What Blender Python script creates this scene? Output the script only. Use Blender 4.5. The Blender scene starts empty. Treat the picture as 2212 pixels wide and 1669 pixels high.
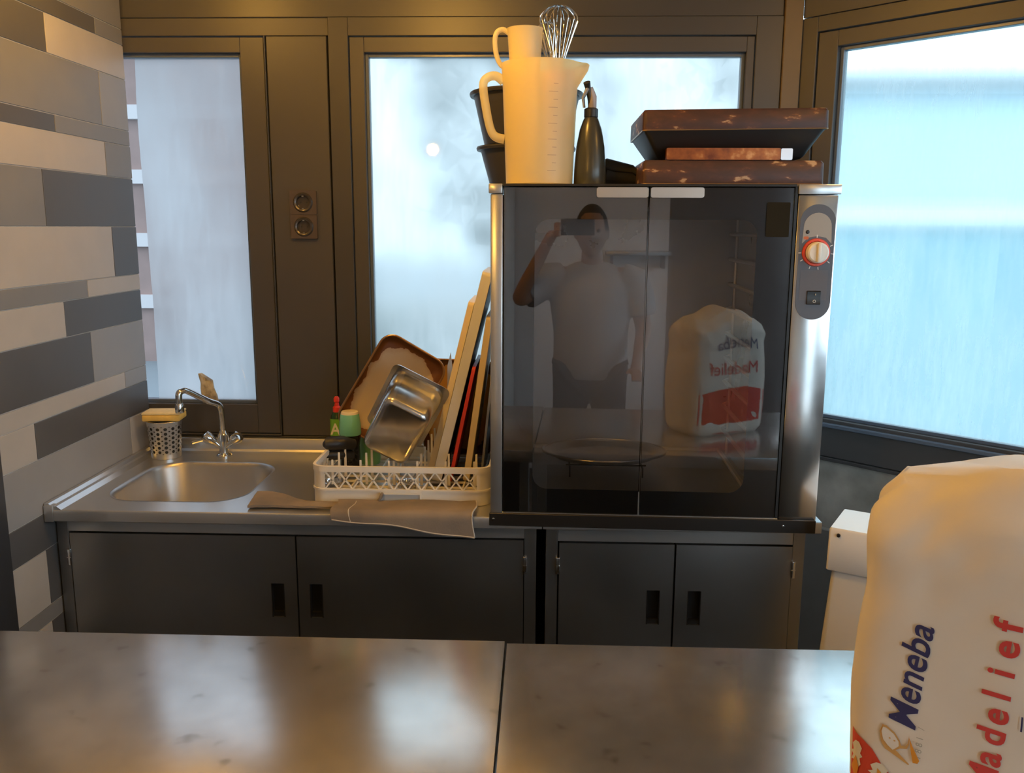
import bpy, bmesh, math, random
from mathutils import Vector, Matrix, noise

random.seed(7)
SC = bpy.context.scene
COL = SC.collection
R = math.radians

# ------------------------------------------------------------------ camera
cam_d = bpy.data.cameras.new('camera')
cam_d.sensor_width = 36.0
cam_d.lens = 36.0 * 1865.0 / 2212.0
cam_d.clip_start = 0.01
cam_o = bpy.data.objects.new('camera', cam_d)
COL.objects.link(cam_o)
yaw, pit, rol = R(1.9), R(10.47), R(0.29)
fw = Vector((-math.sin(yaw) * math.cos(pit), math.cos(yaw) * math.cos(pit), -math.sin(pit)))
rt = Vector((math.cos(yaw), math.sin(yaw), 0))
up = rt.cross(fw)
r2 = math.cos(rol) * rt + math.sin(rol) * up
u2 = -math.sin(rol) * rt + math.cos(rol) * up
M = Matrix((r2, u2, -fw)).transposed().to_4x4()
M.translation = Vector((0, 0, 1.6))
cam_o.matrix_world = M
SC.camera = cam_o

# ------------------------------------------------------------------ world, exposure
SC.view_settings.view_transform = 'Standard'
SC.view_settings.look = 'None'
SC.view_settings.gamma = 1.0
SC.view_settings.use_curve_mapping = False
SC.view_settings.exposure = 0.3
W = bpy.data.worlds.new('overcast_sky')
SC.world = W
W.use_nodes = True
wn = W.node_tree
wn.nodes.clear()
wo = wn.nodes.new('ShaderNodeOutputWorld')
wb = wn.nodes.new('ShaderNodeBackground')
wt = wn.nodes.new('ShaderNodeTexCoord')
wsep = wn.nodes.new('ShaderNodeSeparateXYZ')
wr = wn.nodes.new('ShaderNodeValToRGB')
wn.links.new(wt.outputs['Generated'], wsep.inputs[0])
wn.links.new(wsep.outputs['Z'], wr.inputs[0])
wn.links.new(wr.outputs[0], wb.inputs[0])
wn.links.new(wb.outputs[0], wo.inputs[0])
wr.color_ramp.elements[0].position = 0.0
wr.color_ramp.elements[0].color = (0.66, 0.83, 0.93, 1)
wr.color_ramp.elements[1].position = 1.0
wr.color_ramp.elements[1].color = (0.88, 0.95, 1.0, 1)
wb.inputs[1].default_value = 5.2
WARM = (1.0, 0.51, 0.09)
LAMP_W = 8.2

# ------------------------------------------------------------------ material helpers
MATS = {}


def nd(nt, kind, **kw):
    n = nt.nodes.new(kind)
    for k, v in kw.items():
        setattr(n, k, v)
    return n


def ramp(nt, fac, stops):
    r = nd(nt, 'ShaderNodeValToRGB')
    e = r.color_ramp.elements
    while len(e) < len(stops):
        e.new(0.5)
    for el, (p, c) in zip(e, stops):
        el.position = p
        el.color = (c[0], c[1], c[2], 1)
    nt.links.new(fac, r.inputs[0])
    return r.outputs[0]


def noise_tex(nt, scale, detail=4, stretch=None, coord='Object'):
    tc = nd(nt, 'ShaderNodeTexCoord')
    out = tc.outputs[coord]
    if stretch:
        mp = nd(nt, 'ShaderNodeMapping')
        mp.inputs['Scale'].default_value = stretch
        nt.links.new(out, mp.inputs[0])
        out = mp.outputs[0]
    n = nd(nt, 'ShaderNodeTexNoise')
    n.inputs['Scale'].default_value = scale
    n.inputs['Detail'].default_value = detail
    nt.links.new(out, n.inputs['Vector'])
    return n.outputs['Fac']


def mat(name, color, rough=0.5, metal=0.0, var=0.0, vscale=8.0, bump=0.0, bscale=40.0, bdist=0.002,
        stretch=None, rvar=0.0, spec=0.5, stops=None, coat=0.0, trans=0.0, soft=False, aniso=0.0):
    if name in MATS:
        return MATS[name]
    m = bpy.data.materials.new(name)
    m.use_nodes = True
    nt = m.node_tree
    b = nt.nodes['Principled BSDF']
    b.inputs['Base Color'].default_value = (*color, 1)
    b.inputs['Roughness'].default_value = rough
    b.inputs['Metallic'].default_value = metal
    b.inputs['Specular IOR Level'].default_value = spec
    b.inputs['Coat Weight'].default_value = coat
    if aniso:                 # brushed grain
        b.inputs['Anisotropic'].default_value = aniso
        tg = nd(nt, 'ShaderNodeCombineXYZ')
        tg.inputs[1].default_value = 1.0
        nt.links.new(tg.outputs[0], b.inputs['Tangent'])
    if trans:
        b.inputs['Transmission Weight'].default_value = trans
    f = noise_tex(nt, vscale, 2 if soft else 5, stretch)
    if stops:
        nt.links.new(ramp(nt, f, stops), b.inputs['Base Color'])
    elif var:
        lo = [max(0, c * (1 - var)) for c in color]
        hi = [min(1, c * (1 + var)) for c in color]
        nt.links.new(ramp(nt, f, [(0.2, lo), (0.8, hi)]), b.inputs['Base Color'])
    if rvar:
        mr = nd(nt, 'ShaderNodeMapRange')
        mr.inputs[1].default_value = 0.2
        mr.inputs[2].default_value = 0.8
        mr.inputs[3].default_value = max(0.02, rough - rvar)
        mr.inputs[4].default_value = rough + rvar
        nt.links.new(f, mr.inputs[0])
        nt.links.new(mr.outputs[0], b.inputs['Roughness'])
    if bump:
        bf = noise_tex(nt, bscale, 1 if soft else 3, stretch)
        bn = nd(nt, 'ShaderNodeBump')
        bn.inputs['Strength'].default_value = bump
        bn.inputs['Distance'].default_value = bdist
        nt.links.new(bf, bn.inputs['Height'])
        nt.links.new(bn.outputs[0], b.inputs['Normal'])
    MATS[name] = m
    return m


def emit(name, color, strength):
    m = bpy.data.materials.new(name)
    m.use_nodes = True
    nt = m.node_tree
    nt.nodes.clear()
    o = nd(nt, 'ShaderNodeOutputMaterial')
    e = nd(nt, 'ShaderNodeEmission')
    e.inputs[0].default_value = (*color, 1)
    e.inputs[1].default_value = strength
    nt.links.new(e.outputs[0], o.inputs[0])
    MATS[name] = m
    return m


def misted_glass(name, tint, seed=0.0, clear=0.2, fog=0.45, edge=None, blur=0.5):
    """single pane, wet with condensation: part clear, part blurred, part milky"""
    m = bpy.data.materials.new(name)
    m.use_nodes = True
    nt = m.node_tree
    nt.nodes.clear()
    L = nt.links.new
    o = nd(nt, 'ShaderNodeOutputMaterial')
    tr = nd(nt, 'ShaderNodeBsdfTransparent')
    tr.inputs[0].default_value = (*tint, 1)
    rf = nd(nt, 'ShaderNodeBsdfRefraction')
    rf.inputs['Color'].default_value = (*tint, 1)
    rf.inputs['Roughness'].default_value = blur
    rf.inputs['IOR'].default_value = 1.25
    tl = nd(nt, 'ShaderNodeBsdfTranslucent')
    tl.inputs[0].default_value = (*[min(1, c * 0.9) for c in tint], 1)
    gl = nd(nt, 'ShaderNodeBsdfGlossy')
    gl.inputs['Roughness'].default_value = 0.025
    tc = nd(nt, 'ShaderNodeTexCoord')
    mp = nd(nt, 'ShaderNodeMapping')
    mp.inputs['Location'].default_value = (seed, seed * 1.7, seed)
    mp.inputs['Scale'].default_value = (1, 1, 0.55)
    L(tc.outputs['Object'], mp.inputs[0])
    n1 = nd(nt, 'ShaderNodeTexNoise')
    n1.inputs['Scale'].default_value = 3.2
    n1.inputs['Detail'].default_value = 5
    L(mp.outputs[0], n1.inputs['Vector'])
    mp2 = nd(nt, 'ShaderNodeMapping')
    mp2.inputs['Scale'].default_value = (1, 1, 0.16)
    L(tc.outputs['Object'], mp2.inputs[0])
    n2 = nd(nt, 'ShaderNodeTexNoise')
    n2.inputs['Scale'].default_value = 60
    n2.inputs['Detail'].default_value = 3
    L(mp2.outputs[0], n2.inputs['Vector'])
    mr = nd(nt, 'ShaderNodeMapRange')
    mr.inputs[1].default_value = 0.3
    mr.inputs[2].default_value = 0.72
    mr.inputs[3].default_value = max(0.0, fog - 0.4)
    mr.inputs[4].default_value = min(1.0, fog + 0.4)
    L(n1.outputs['Fac'], mr.inputs[0])
    mr2 = nd(nt, 'ShaderNodeMapRange')
    mr2.inputs[1].default_value = 0.35
    mr2.inputs[2].default_value = 0.7
    mr2.inputs[3].default_value = -0.05
    mr2.inputs[4].default_value = 0.08
    L(n2.outputs['Fac'], mr2.inputs[0])
    ad = nd(nt, 'ShaderNodeMath', operation='ADD', use_clamp=True)
    L(mr.outputs[0], ad.inputs[0])
    L(mr2.outputs[0], ad.inputs[1])
    m1 = nd(nt, 'ShaderNodeMixShader')
    m1.inputs[0].default_value = clear
    L(rf.outputs[0], m1.inputs[1])
    L(tr.outputs[0], m1.inputs[2])
    m2 = nd(nt, 'ShaderNodeMixShader')
    L(ad.outputs[0], m2.inputs[0])
    L(m1.outputs[0], m2.inputs[1])
    L(tl.outputs[0], m2.inputs[2])
    body = m2.outputs[0]
    if edge is not None:      # the mist stops short of the pane's edge: a clear strip beside the wall
        sx = nd(nt, 'ShaderNodeSeparateXYZ')
        L(tc.outputs['Object'], sx.inputs[0])
        wv = nd(nt, 'ShaderNodeMath', operation='MULTIPLY_ADD')
        L(n1.outputs['Fac'], wv.inputs[0])
        wv.inputs[1].default_value = 0.03
        L(sx.outputs['X'], wv.inputs[2])
        lt = nd(nt, 'ShaderNodeMath', operation='LESS_THAN')
        L(wv.outputs[0], lt.inputs[0])
        lt.inputs[1].default_value = edge + 0.016
        cl = nd(nt, 'ShaderNodeBsdfTransparent')
        cl.inputs[0].default_value = (*[c * 1.1 for c in tint], 1)
        me_ = nd(nt, 'ShaderNodeMixShader')
        L(lt.outputs[0], me_.inputs[0])
        L(body, me_.inputs[1])
        L(cl.outputs[0], me_.inputs[2])
        body = me_.outputs[0]
    m3 = nd(nt, 'ShaderNodeMixShader')
    m3.inputs[0].default_value = 0.03
    L(body, m3.inputs[1])
    L(gl.outputs[0], m3.inputs[2])
    L(m3.outputs[0], o.inputs[0])
    MATS[name] = m
    return m


def door_glass(name, tint, refl):
    m = bpy.data.materials.new(name)
    m.use_nodes = True
    nt = m.node_tree
    nt.nodes.clear()
    o = nd(nt, 'ShaderNodeOutputMaterial')
    tr = nd(nt, 'ShaderNodeBsdfTransparent')
    tr.inputs[0].default_value = (*tint, 1)
    gl = nd(nt, 'ShaderNodeBsdfGlossy')
    gl.inputs['Roughness'].default_value = 0.015
    lw = nd(nt, 'ShaderNodeFresnel')
    lw.inputs[0].default_value = 1.5
    ad = nd(nt, 'ShaderNodeMath', operation='ADD', use_clamp=True)
    ad.inputs[1].default_value = refl
    nt.links.new(lw.outputs[0], ad.inputs[0])
    mx = nd(nt, 'ShaderNodeMixShader')
    nt.links.new(ad.outputs[0], mx.inputs[0])
    nt.links.new(tr.outputs[0], mx.inputs[1])
    nt.links.new(gl.outputs[0], mx.inputs[2])
    nt.links.new(mx.outputs[0], o.inputs[0])
    MATS[name] = m
    return m


def milky_plastic(name, color, clear=0.25):
    m = bpy.data.materials.new(name)
    m.use_nodes = True
    nt = m.node_tree
    nt.nodes.clear()
    o = nd(nt, 'ShaderNodeOutputMaterial')
    tr = nd(nt, 'ShaderNodeBsdfTransparent')
    tr.inputs[0].default_value = (*color, 1)
    tl = nd(nt, 'ShaderNodeBsdfTranslucent')
    tl.inputs[0].default_value = (*color, 1)
    pb = nd(nt, 'ShaderNodeBsdfPrincipled')
    pb.inputs['Base Color'].default_value = (*color, 1)
    pb.inputs['Roughness'].default_value = 0.3
    m1 = nd(nt, 'ShaderNodeMixShader')
    m1.inputs[0].default_value = 0.6
    nt.links.new(tl.outputs[0], m1.inputs[1])
    nt.links.new(pb.outputs[0], m1.inputs[2])
    m2 = nd(nt, 'ShaderNodeMixShader')
    m2.inputs[0].default_value = clear
    nt.links.new(m1.outputs[0], m2.inputs[1])
    nt.links.new(tr.outputs[0], m2.inputs[2])
    nt.links.new(m2.outputs[0], o.inputs[0])
    MATS[name] = m
    return m


ANTH = mat('anthracite_paint', (0.050, 0.049, 0.051), 0.38, var=0.08, vscale=3, bump=0.05, bscale=300, bdist=0.0005)
ANTH2 = mat('anthracite_panel', (0.062, 0.059, 0.060), 0.42, var=0.08, vscale=3)
BEAD = mat('grey_bead', (0.10, 0.13, 0.18), 0.3)
STEEL = mat('brushed_steel', (0.61, 0.62, 0.63), 0.28, 0.85, var=0.04, vscale=6, bump=0.04, bscale=9, bdist=0.003, soft=True)
TABLE = mat('worn_steel_top', (0.66, 0.65, 0.64), 0.21, 0.9, aniso=0.6, vscale=19, bump=0.16, bscale=3.2, bdist=0.010, soft=True,
            stops=[(0.24, (0.40, 0.38, 0.36)), (0.34, (0.60, 0.59, 0.58)), (0.7, (0.68, 0.67, 0.66))])
STEELD = mat('steel_door', (0.38, 0.385, 0.39), 0.36, 1.0, var=0.08, vscale=4, rvar=0.05)
BASIN = mat('steel_basin', (0.52, 0.51, 0.50), 0.36, 1.0, var=0.08, vscale=12)
CHROME = mat('chrome', (0.72, 0.72, 0.72), 0.10, 1.0)
BLACKP = mat('black_plastic', (0.012, 0.012, 0.013), 0.35)
BLACKM = mat('black_metal', (0.02, 0.018, 0.017), 0.4, 0.3)
DARKGAP = mat('dark_gap', (0.008, 0.008, 0.008), 0.8)
WHITEP = mat('white_plastic', (0.80, 0.79, 0.77), 0.35, var=0.02)
CREAMP = mat('cream_plastic', (0.76, 0.72, 0.64), 0.4, var=0.04, vscale=12)
GROUT = mat('pale_grout', (0.55, 0.53, 0.50), 0.9, var=0.1, vscale=60)
MIST_A = misted_glass('misted_glass_side', (0.22, 0.225, 0.245), 1.3, 0.06, 0.60, edge=-1.232)
MIST_B = misted_glass('misted_glass_middle', (0.262, 0.284, 0.296), 4.1, 0.08, 0.45, blur=0.3)
MIST_C = misted_glass('misted_glass_right', (0.355, 0.43, 0.455), 7.7, 0.05, 0.10, blur=0.22)
CLEAR_D = misted_glass('clear_side_glass', (0.95, 0.97, 1.0), 2.0, 0.75, 0.15)
DOORG = door_glass('tinted_door_glass', (0.93, 0.92, 0.93), 0.085)


# ------------------------------------------------------------------ mesh builder
class G:
    def __init__(self):
        self.v = []
        self.f = []

    def add(self, vs, fs):
        o = len(self.v)
        self.v += [tuple(p) for p in vs]
        self.f += [tuple(i + o for i in f) for f in fs]
        return self

    def box(self, x0, x1, y0, y1, z0, z1, bev=0.0, seg=2):
        vs = [(x, y, z) for x in (x0, x1) for y in (y0, y1) for z in (z0, z1)]
        fs = [(0, 1, 3, 2), (4, 6, 7, 5), (0, 4, 5, 1), (2, 3, 7, 6), (0, 2, 6, 4), (1, 5, 7, 3)]
        if bev <= 0:
            return self.add(vs, fs)
        bm = bmesh.new()
        bv = [bm.verts.new(p) for p in vs]
        for f in fs:
            bm.faces.new([bv[i] for i in f])
        bmesh.ops.bevel(bm, geom=bm.edges[:], offset=bev, segments=seg, affect='EDGES', profile=0.5)
        bm.verts.index_update()
        self.add([v.co[:] for v in bm.verts], [[v.index for v in f.verts] for f in bm.faces])
        bm.free()
        return self

    def loft(self, loops, cap0=True, cap1=True, closed=True):
        n = len(loops[0])
        vs = [p for l in loops for p in l]
        fs = []
        for k in range(len(loops) - 1):
            for i in range(n if closed else n - 1):
                j = (i + 1) % n
                fs.append((k * n + i, k * n + j, (k + 1) * n + j, (k + 1) * n + i))
        if cap0:
            fs.append(tuple(range(n - 1, -1, -1)))
        if cap1:
            fs.append(tuple((len(loops) - 1) * n + i for i in range(n)))
        return self.add(vs, fs)

    def lathe(self, prof, c=(0, 0, 0), n=32, cap0=False, cap1=False, axis='Z'):
        loops = []
        for r, h in prof:
            lp = []
            for i in range(n):
                a = 2 * math.pi * i / n
                x, y = r * math.cos(a), r * math.sin(a)
                if axis == 'Z':
                    lp.append((c[0] + x, c[1] + y, c[2] + h))
                elif axis == 'Y':
                    lp.append((c[0] + x, c[1] + h, c[2] + y))
                else:
                    lp.append((c[0] + h, c[1] + x, c[2] + y))
            loops.append(lp)
        return self.loft(loops, cap0, cap1)

    def tube(self, pts, r, n=10, closed=False, cap=True, sm=0):
        pts = [Vector(p) for p in pts]
        m = len(pts)
        rs = list(r) if isinstance(r, (list, tuple)) else [r] * m
        if sm and not closed:      # Catmull-Rom through the given points
            q, qr = [], []
            for i in range(m - 1):
                p0, p1, p2, p3 = pts[max(i - 1, 0)], pts[i], pts[i + 1], pts[min(i + 2, m - 1)]
                for k in range(sm):
                    t = k / sm
                    q.append(0.5 * (2 * p1 + (p2 - p0) * t + (2 * p0 - 5 * p1 + 4 * p2 - p3) * t * t + (3 * p1 - p0 - 3 * p2 + p3) * t ** 3))
                    qr.append(rs[i] + (rs[i + 1] - rs[i]) * t)
            q.append(pts[-1])
            qr.append(rs[-1])
            pts, rs, m = q, qr, len(q)
        loops = []
        t0 = (pts[1] - pts[0]).normalized()
        ref = Vector((0, 0, 1)) if abs(t0.z) < 0.9 else Vector((1, 0, 0))
        nrm = t0.cross(ref).normalized()
        for i in range(m):
            if closed:
                t = (pts[(i + 1) % m] - pts[i - 1]).normalized()
            else:
                t = (pts[min(i + 1, m - 1)] - pts[max(i - 1, 0)]).normalized()
            nrm = (nrm - t * nrm.dot(t)).normalized()
            bn = t.cross(nrm)
            loops.append([pts[i] + rs[i] * (math.cos(2 * math.pi * k / n) * nrm + math.sin(2 * math.pi * k / n) * bn)
                          for k in range(n)])
        if closed:
            loops.append(loops[0])
            return self.loft(loops, False, False)
        return self.loft(loops, cap, cap)

    def prism(self, poly, h0, h1, fn):
        """extrude a 2D outline between h0 and h1; fn maps (u, v, h) to xyz"""
        return self.loft([[fn(u, v, h0) for u, v in poly], [fn(u, v, h1) for u, v in poly]])

    def plate(self, outer, inners, h0, h1, fn):
        """flat plate with holes"""
        bm = bmesh.new()
        loops = []
        for lp in [outer] + inners:
            vs = [bm.verts.new((u, v, 0)) for u, v in lp]
            for i in range(len(vs)):
                bm.edges.new((vs[i], vs[(i + 1) % len(vs)]))
            loops.append(vs)
        bm.verts.index_update()
        bmesh.ops.triangle_fill(bm, use_beauty=True, edges=bm.edges[:])
        bm.verts.index_update()
        vv = [(v.co.x, v.co.y) for v in bm.verts]
        ff = [[v.index for v in f.verts] for f in bm.faces]
        lpi = [[v.index for v in l] for l in loops]
        bm.free()
        n = len(vv)
        vs = [fn(u, v, h0) for u, v in vv] + [fn(u, v, h1) for u, v in vv]
        fs = [tuple(reversed(f)) for f in ff] + [tuple(i + n for i in f) for f in ff]
        for l in lpi:
            for i in range(len(l)):
                a, b = l[i], l[(i + 1) % len(l)]
                fs.append((a, b, b + n, a + n))
        return self.add(vs, fs)

    def xf(self, m):
        self.v = [tuple(m @ Vector(p)) for p in self.v]
        return self


def rr(x0, x1, y0, y1, r, n=6):
    pts = []
    for cx, cy, a0 in ((x1 - r, y1 - r, 0), (x0 + r, y1 - r, 90), (x0 + r, y0 + r, 180), (x1 - r, y0 + r, 270)):
        for k in range(n + 1):
            a = R(a0 + 90 * k / n)
            pts.append((cx + r * math.cos(a), cy + r * math.sin(a)))
    return pts


def tag(o, label=None, cat=None, group=None, kind=None):
    if label:
        o['label'] = label
    if cat:
        o['category'] = cat
    if group:
        o['group'] = group
    if kind:
        o['kind'] = kind
    return o


def obj(name, g, m, parent=None, smooth=True, world=True, angle=35):
    """one mesh object; vertices given in world space unless world=False (then in the root's space)"""
    me = bpy.data.meshes.new(name)
    me.from_pydata(g.v, [], g.f)
    bm = bmesh.new()
    bm.from_mesh(me)
    bmesh.ops.remove_doubles(bm, verts=bm.verts[:], dist=1e-6)
    bmesh.ops.recalc_face_normals(bm, faces=bm.faces[:])
    bm.to_mesh(me)
    bm.free()
    if smooth:
        me.shade_smooth()
        me.set_sharp_from_angle(angle=R(angle))
    if m:
        me.materials.append(m)
    o = bpy.data.objects.new(name, me)
    COL.objects.link(o)
    if parent:
        o.parent = parent
        root = parent.parent or parent
        if world:
            me.transform(root.matrix_basis.inverted())
    return o


def thing(name, loc, label, cat, group=None, rot=(0, 0, 0), kind=None):
    o = bpy.data.objects.new(name, None)
    o.empty_display_size = 0.05
    COL.objects.link(o)
    o.location = loc
    o.rotation_euler = rot
    return tag(o, label, cat, group, kind)


def single(name, g, m, label, cat, kind=None, group=None, **kw):
    o = obj(name, g, m, **kw)
    return tag(o, label, cat, group, kind)


def text_geo(s, size, shear=0.0, spacing=1.0, res=4, bold=0.0):
    cu = bpy.data.curves.new('lettering', 'FONT')
    cu.body = s
    cu.size = size
    cu.shear = shear
    cu.space_character = spacing
    cu.resolution_u = res
    cu.offset = bold
    o = bpy.data.objects.new('lettering_tmp', cu)
    COL.objects.link(o)
    bpy.context.view_layer.update()
    dg = bpy.context.evaluated_depsgraph_get()
    me = o.evaluated_get(dg).to_mesh()
    vs = [v.co[:] for v in me.vertices]
    fs = [tuple(p.vertices) for p in me.polygons]
    o.evaluated_get(dg).to_mesh_clear()
    bpy.data.objects.remove(o)
    bpy.data.curves.remove(cu)
    return vs, fs


# ================================================================== ROOM SHELL
CZ = 0.895          # worktop height
BY = 2.66           # inner face of the glazed back wall
CEIL = 2.42

single('floor', G().box(-2.2, 2.6, -1.9, 3.2, -0.05, 0.0), mat('dark_floor_tile', (0.07, 0.06, 0.055), 0.45, var=0.2, vscale=5),
       'dark tiled kitchen floor', 'floor', 'structure')
single('ceiling', G().box(-2.2, 2.6, -1.9, 3.0, CEIL, CEIL + 0.06), mat('ceiling_board', (0.30, 0.26, 0.21), 0.6, var=0.1, vscale=2),
       'flat ceiling boards above the kitchen', 'ceiling', 'structure')
ws_ = thing('wall_side', (2.02, 1.38, 0), 'dark wall with a window to the right of the photographer', 'wall', kind='structure')
GREYW = mat('grey_wall_paint', (0.20, 0.19, 0.19), 0.7, var=0.05, vscale=2)
obj('lower_panel', G().box(2.02, 2.1, -1.55, 1.38, 0, 0.94), GREYW, ws_)
obj('header_panel', G().box(2.02, 2.1, -1.55, 1.38, 2.15, CEIL), GREYW, ws_)
obj('end_panel', G().box(2.02, 2.1, -1.55, -0.9, 0.94, 2.15), GREYW, ws_)
wq_ = thing('wall_rear', (0, -1.55, 0), 'pale wall with a wide opening behind the photographer', 'wall', kind='structure')
PALEW = mat('pale_wall_paint', (0.74, 0.74, 0.76), 0.7, var=0.05, vscale=2)
obj('main_panel', G().box(-1.4, 0.62, -1.62, -1.55, 0, CEIL), PALEW, wq_)
obj('dark_post', G().box(0.621, 1.40, -1.62, -1.55, 0, CEIL), GREYW, wq_)
obj('lower_panel', G().box(1.401, 2.1, -1.62, -1.55, 0, 0.10), GREYW, wq_)
obj('header_panel', G().box(1.401, 2.1, -1.62, -1.55, 2.12, CEIL), GREYW, wq_)

# ---- left wall: backing with single tiles proud of the grout
LX = -1.245
wl = single('wall_left', G().box(LX - 0.12, LX - 0.003, 1.89, 2.652, 0.0, CEIL), GROUT,
            'left wall of long grey and beige tiles in mixed heights', 'wall', 'structure')
zl = [2.42, 2.262, 2.165, 2.12, 2.023, 1.876, 1.832, 1.737, 1.595, 1.451, 1.403, 1.309, 1.167, 1.118, 1.024, 0.884,
      0.79, 0.644, 0.60, 0.505, 0.36, 0.315, 0.22, 0.075, 0.0]
LT, MG, DK, ML = 'l', 'm', 'd', 'n'
courses = [  # joints along depth and tones from front to back
    ([2.25], 'ml'), ([2.1], 'nm'), ([2.494], 'dm'), ([2.24], 'dl'), ([2.494], 'mn'), ([2.248], 'dm'), ([2.497], 'lm'),
    ([2.169], 'md'), ([2.5], 'ld'), ([2.341], 'ml'), ([2.214], 'ld'), ([2.335], 'dn'), ([2.512], 'ln'), ([2.035], 'ld'),
    ([2.523], 'nl'), ([2.38], 'dm'), ([2.033], 'ld'), ([2.3], 'md'), ([2.03], 'ld'), ([2.2], 'dl'), ([2.4], 'ml'),
    ([2.1], 'ld'), ([2.3], 'dl'), ([2.2], 'nm')]
TONE = {
    'l': mat('beige_tile', (0.41, 0.39, 0.365), 0.42, var=0.07, vscale=9, rvar=0.05, bump=0.04, bscale=30),
    'n': mat('light_grey_tile', (0.27, 0.275, 0.285), 0.42, var=0.07, vscale=9, rvar=0.05, bump=0.04, bscale=30),
    'm': mat('mid_grey_tile', (0.195, 0.195, 0.20), 0.42, var=0.08, vscale=9, rvar=0.05, bump=0.04, bscale=30),
    'd': mat('dark_grey_tile', (0.085, 0.085, 0.088), 0.42, var=0.10, vscale=9, rvar=0.05, bump=0.04, bscale=30)}
g_ = 0.0013
for k, (js, tones) in enumerate(courses):
    ys = [1.89] + js + [2.652]
    for i, t in enumerate(tones):
        a = G().box(LX - 0.012, LX + random.uniform(-0.0004, 0.0004), ys[i] + (g_ if i else 0), ys[i + 1] - (g_ if i < len(js) else 0),
                    zl[k + 1] + g_, zl[k] - g_, 0.0006, 1)
        obj('tile', a, TONE[t], wl, smooth=False)
single('trim_1', G().box(LX - 0.14, LX + 0.004, 1.76, 1.889, 0, CEIL, 0.003), mat('dark_door_frame', (0.035, 0.037, 0.042), 0.4),
       'dark grey end post beside the tiled wall', 'door frame', 'structure')
single('wall_front_left', G().box(LX - 0.14, LX - 0.02, -1.55, 1.758, 0, CEIL), mat('grey_wall_paint', (0.2, 0.19, 0.19)),
       'grey wall to the left of the photographer', 'wall', 'structure')


def rails(root, opening, outer, y0, y1, m, name='frame_rail', bev=0.0015):
    x0, x1, z0, z1 = opening
    X0, X1, Z0, Z1 = outer
    for b in ((X0, x0, Z0, Z1), (x1, X1, Z0, Z1), (x0, x1, Z0, z0), (x0, x1, z1, Z1)):
        if b[1] - b[0] > 0.002 and b[3] - b[2] > 0.002:
            obj(name, G().box(b[0], b[1], y0, y1, b[2], b[3], bev, 1), m, root, world=False)


def window(name, loc, rot, glass, sash, outer, pane_mat, label):
    """glass / sash / outer: (x0, x1, z0, z1) in the wall's own plane; +y is outwards"""
    w = thing(name, loc, label, 'window', rot=rot, kind='structure')
    rails(w, sash, outer, -0.004, 0.07, ANTH, 'outer_frame_rail')
    s2 = (sash[0] + 0.002, sash[1] - 0.002, sash[2] + 0.002, sash[3] - 0.002)
    rails(w, glass, s2, 0.003, 0.066, ANTH2, 'sash_rail')
    gi = (glass[0] + 0.010, glass[1] - 0.010, glass[2] + 0.010, glass[3] - 0.010)
    rails(w, gi, glass, 0.022, 0.05, BEAD, 'glazing_bead', 0.001)
    p = obj('glass_pane', G().add([(glass[0], 0.036, glass[2]), (glass[1], 0.036, glass[2]), (glass[1], 0.036, glass[3]), (glass[0], 0.036, glass[3])],
                                  [(0, 1, 2, 3)]), pane_mat, w, world=False)
    return w


GZ0, GZ1 = 1.040, 2.103
window('window_1', (0, BY, 0), (0, 0, 0), (-1.36, -0.899, GZ0, GZ1), (-1.40, -0.826, 0.945, 2.148), (-1.41, -0.822, 0.94, 2.149), MIST_A,
       'narrow misted window above the sink')
window('window_2', (0, BY, 0), (0, 0, 0), (-0.530, 0.589, GZ0, GZ1), (-0.575, 0.613, 0.99, 2.148), (-0.634, 0.689, 0.94, 2.20), MIST_B,
       'wide misted window behind the oven')
ang = -R(45)
window('window_3', (0.742, BY, 0), (0, 0, ang), (0.112, 1.66, GZ0, GZ1), (0.052, 1.72, 0.925, 2.148), (0.004, 1.78, 0.915, 2.19), MIST_C,
       'large misted window in the slanted right wall')
window('window_4', (2.02, 1.38, 0), (0, 0, -R(90)), (0.08, 2.20, GZ0, GZ1), (0.05, 2.23, 0.99, 2.13), (0.004, 2.276, 0.942, 2.148), CLEAR_D,  # unseen side window, glazed clear to let in added daylight
       'clear window to the right of the photographer, unmisted for added daylight')
wb_ = thing('wall_back', (0, BY, 0), 'dark anthracite back wall between and below the windows', 'wall', kind='structure')
obj('header_panel', G().box(-1.42, 0.689, 0.0, 0.09, 2.20, CEIL, 0.002, 1), ANTH, wb_, world=False)
obj('header_strip', G().box(-1.42, -0.634, 0.002, 0.08, 2.150, 2.199, 0.001, 1), ANTH2, wb_, world=False)
obj('post_panel', G().box(-0.820, -0.640, 0.001, 0.08, 0.94, 2.149, 0.002, 1), ANTH2, wb_, world=False)
obj('groove_backing', G().box(-1.42, 0.74, 0.06, 0.09, 0.93, 0.945), DARKGAP, wb_, world=False)
obj('lower_panel', G().box(-1.42, 0.74, 0.0, 0.09, 0.0, 0.939, 0.001, 1), ANTH, wb_, world=False)
obj('gap_backing', G().box(-0.824, -0.632, 0.05, 0.085, 0.94, 2.2), DARKGAP, wb_, world=False)
single('trim_2', G().box(0.690, 0.742, BY - 0.012, BY + 0.09, 0, CEIL, 0.002, 1),
       mat('bronze_post', (0.13, 0.085, 0.04), 0.4, var=0.06), 'lighter bronze corner post between the two glazed walls', 'post', 'structure')
wr_ = thing('wall_right', (0.742, BY, 0), 'slanted right wall with dark slate panel below the window', 'wall', rot=(0, 0, ang), kind='structure')
obj('header_panel', G().box(0.004, 1.80, -0.002, 0.08, 2.192, CEIL, 0.001, 1), ANTH2, wr_, world=False)
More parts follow.
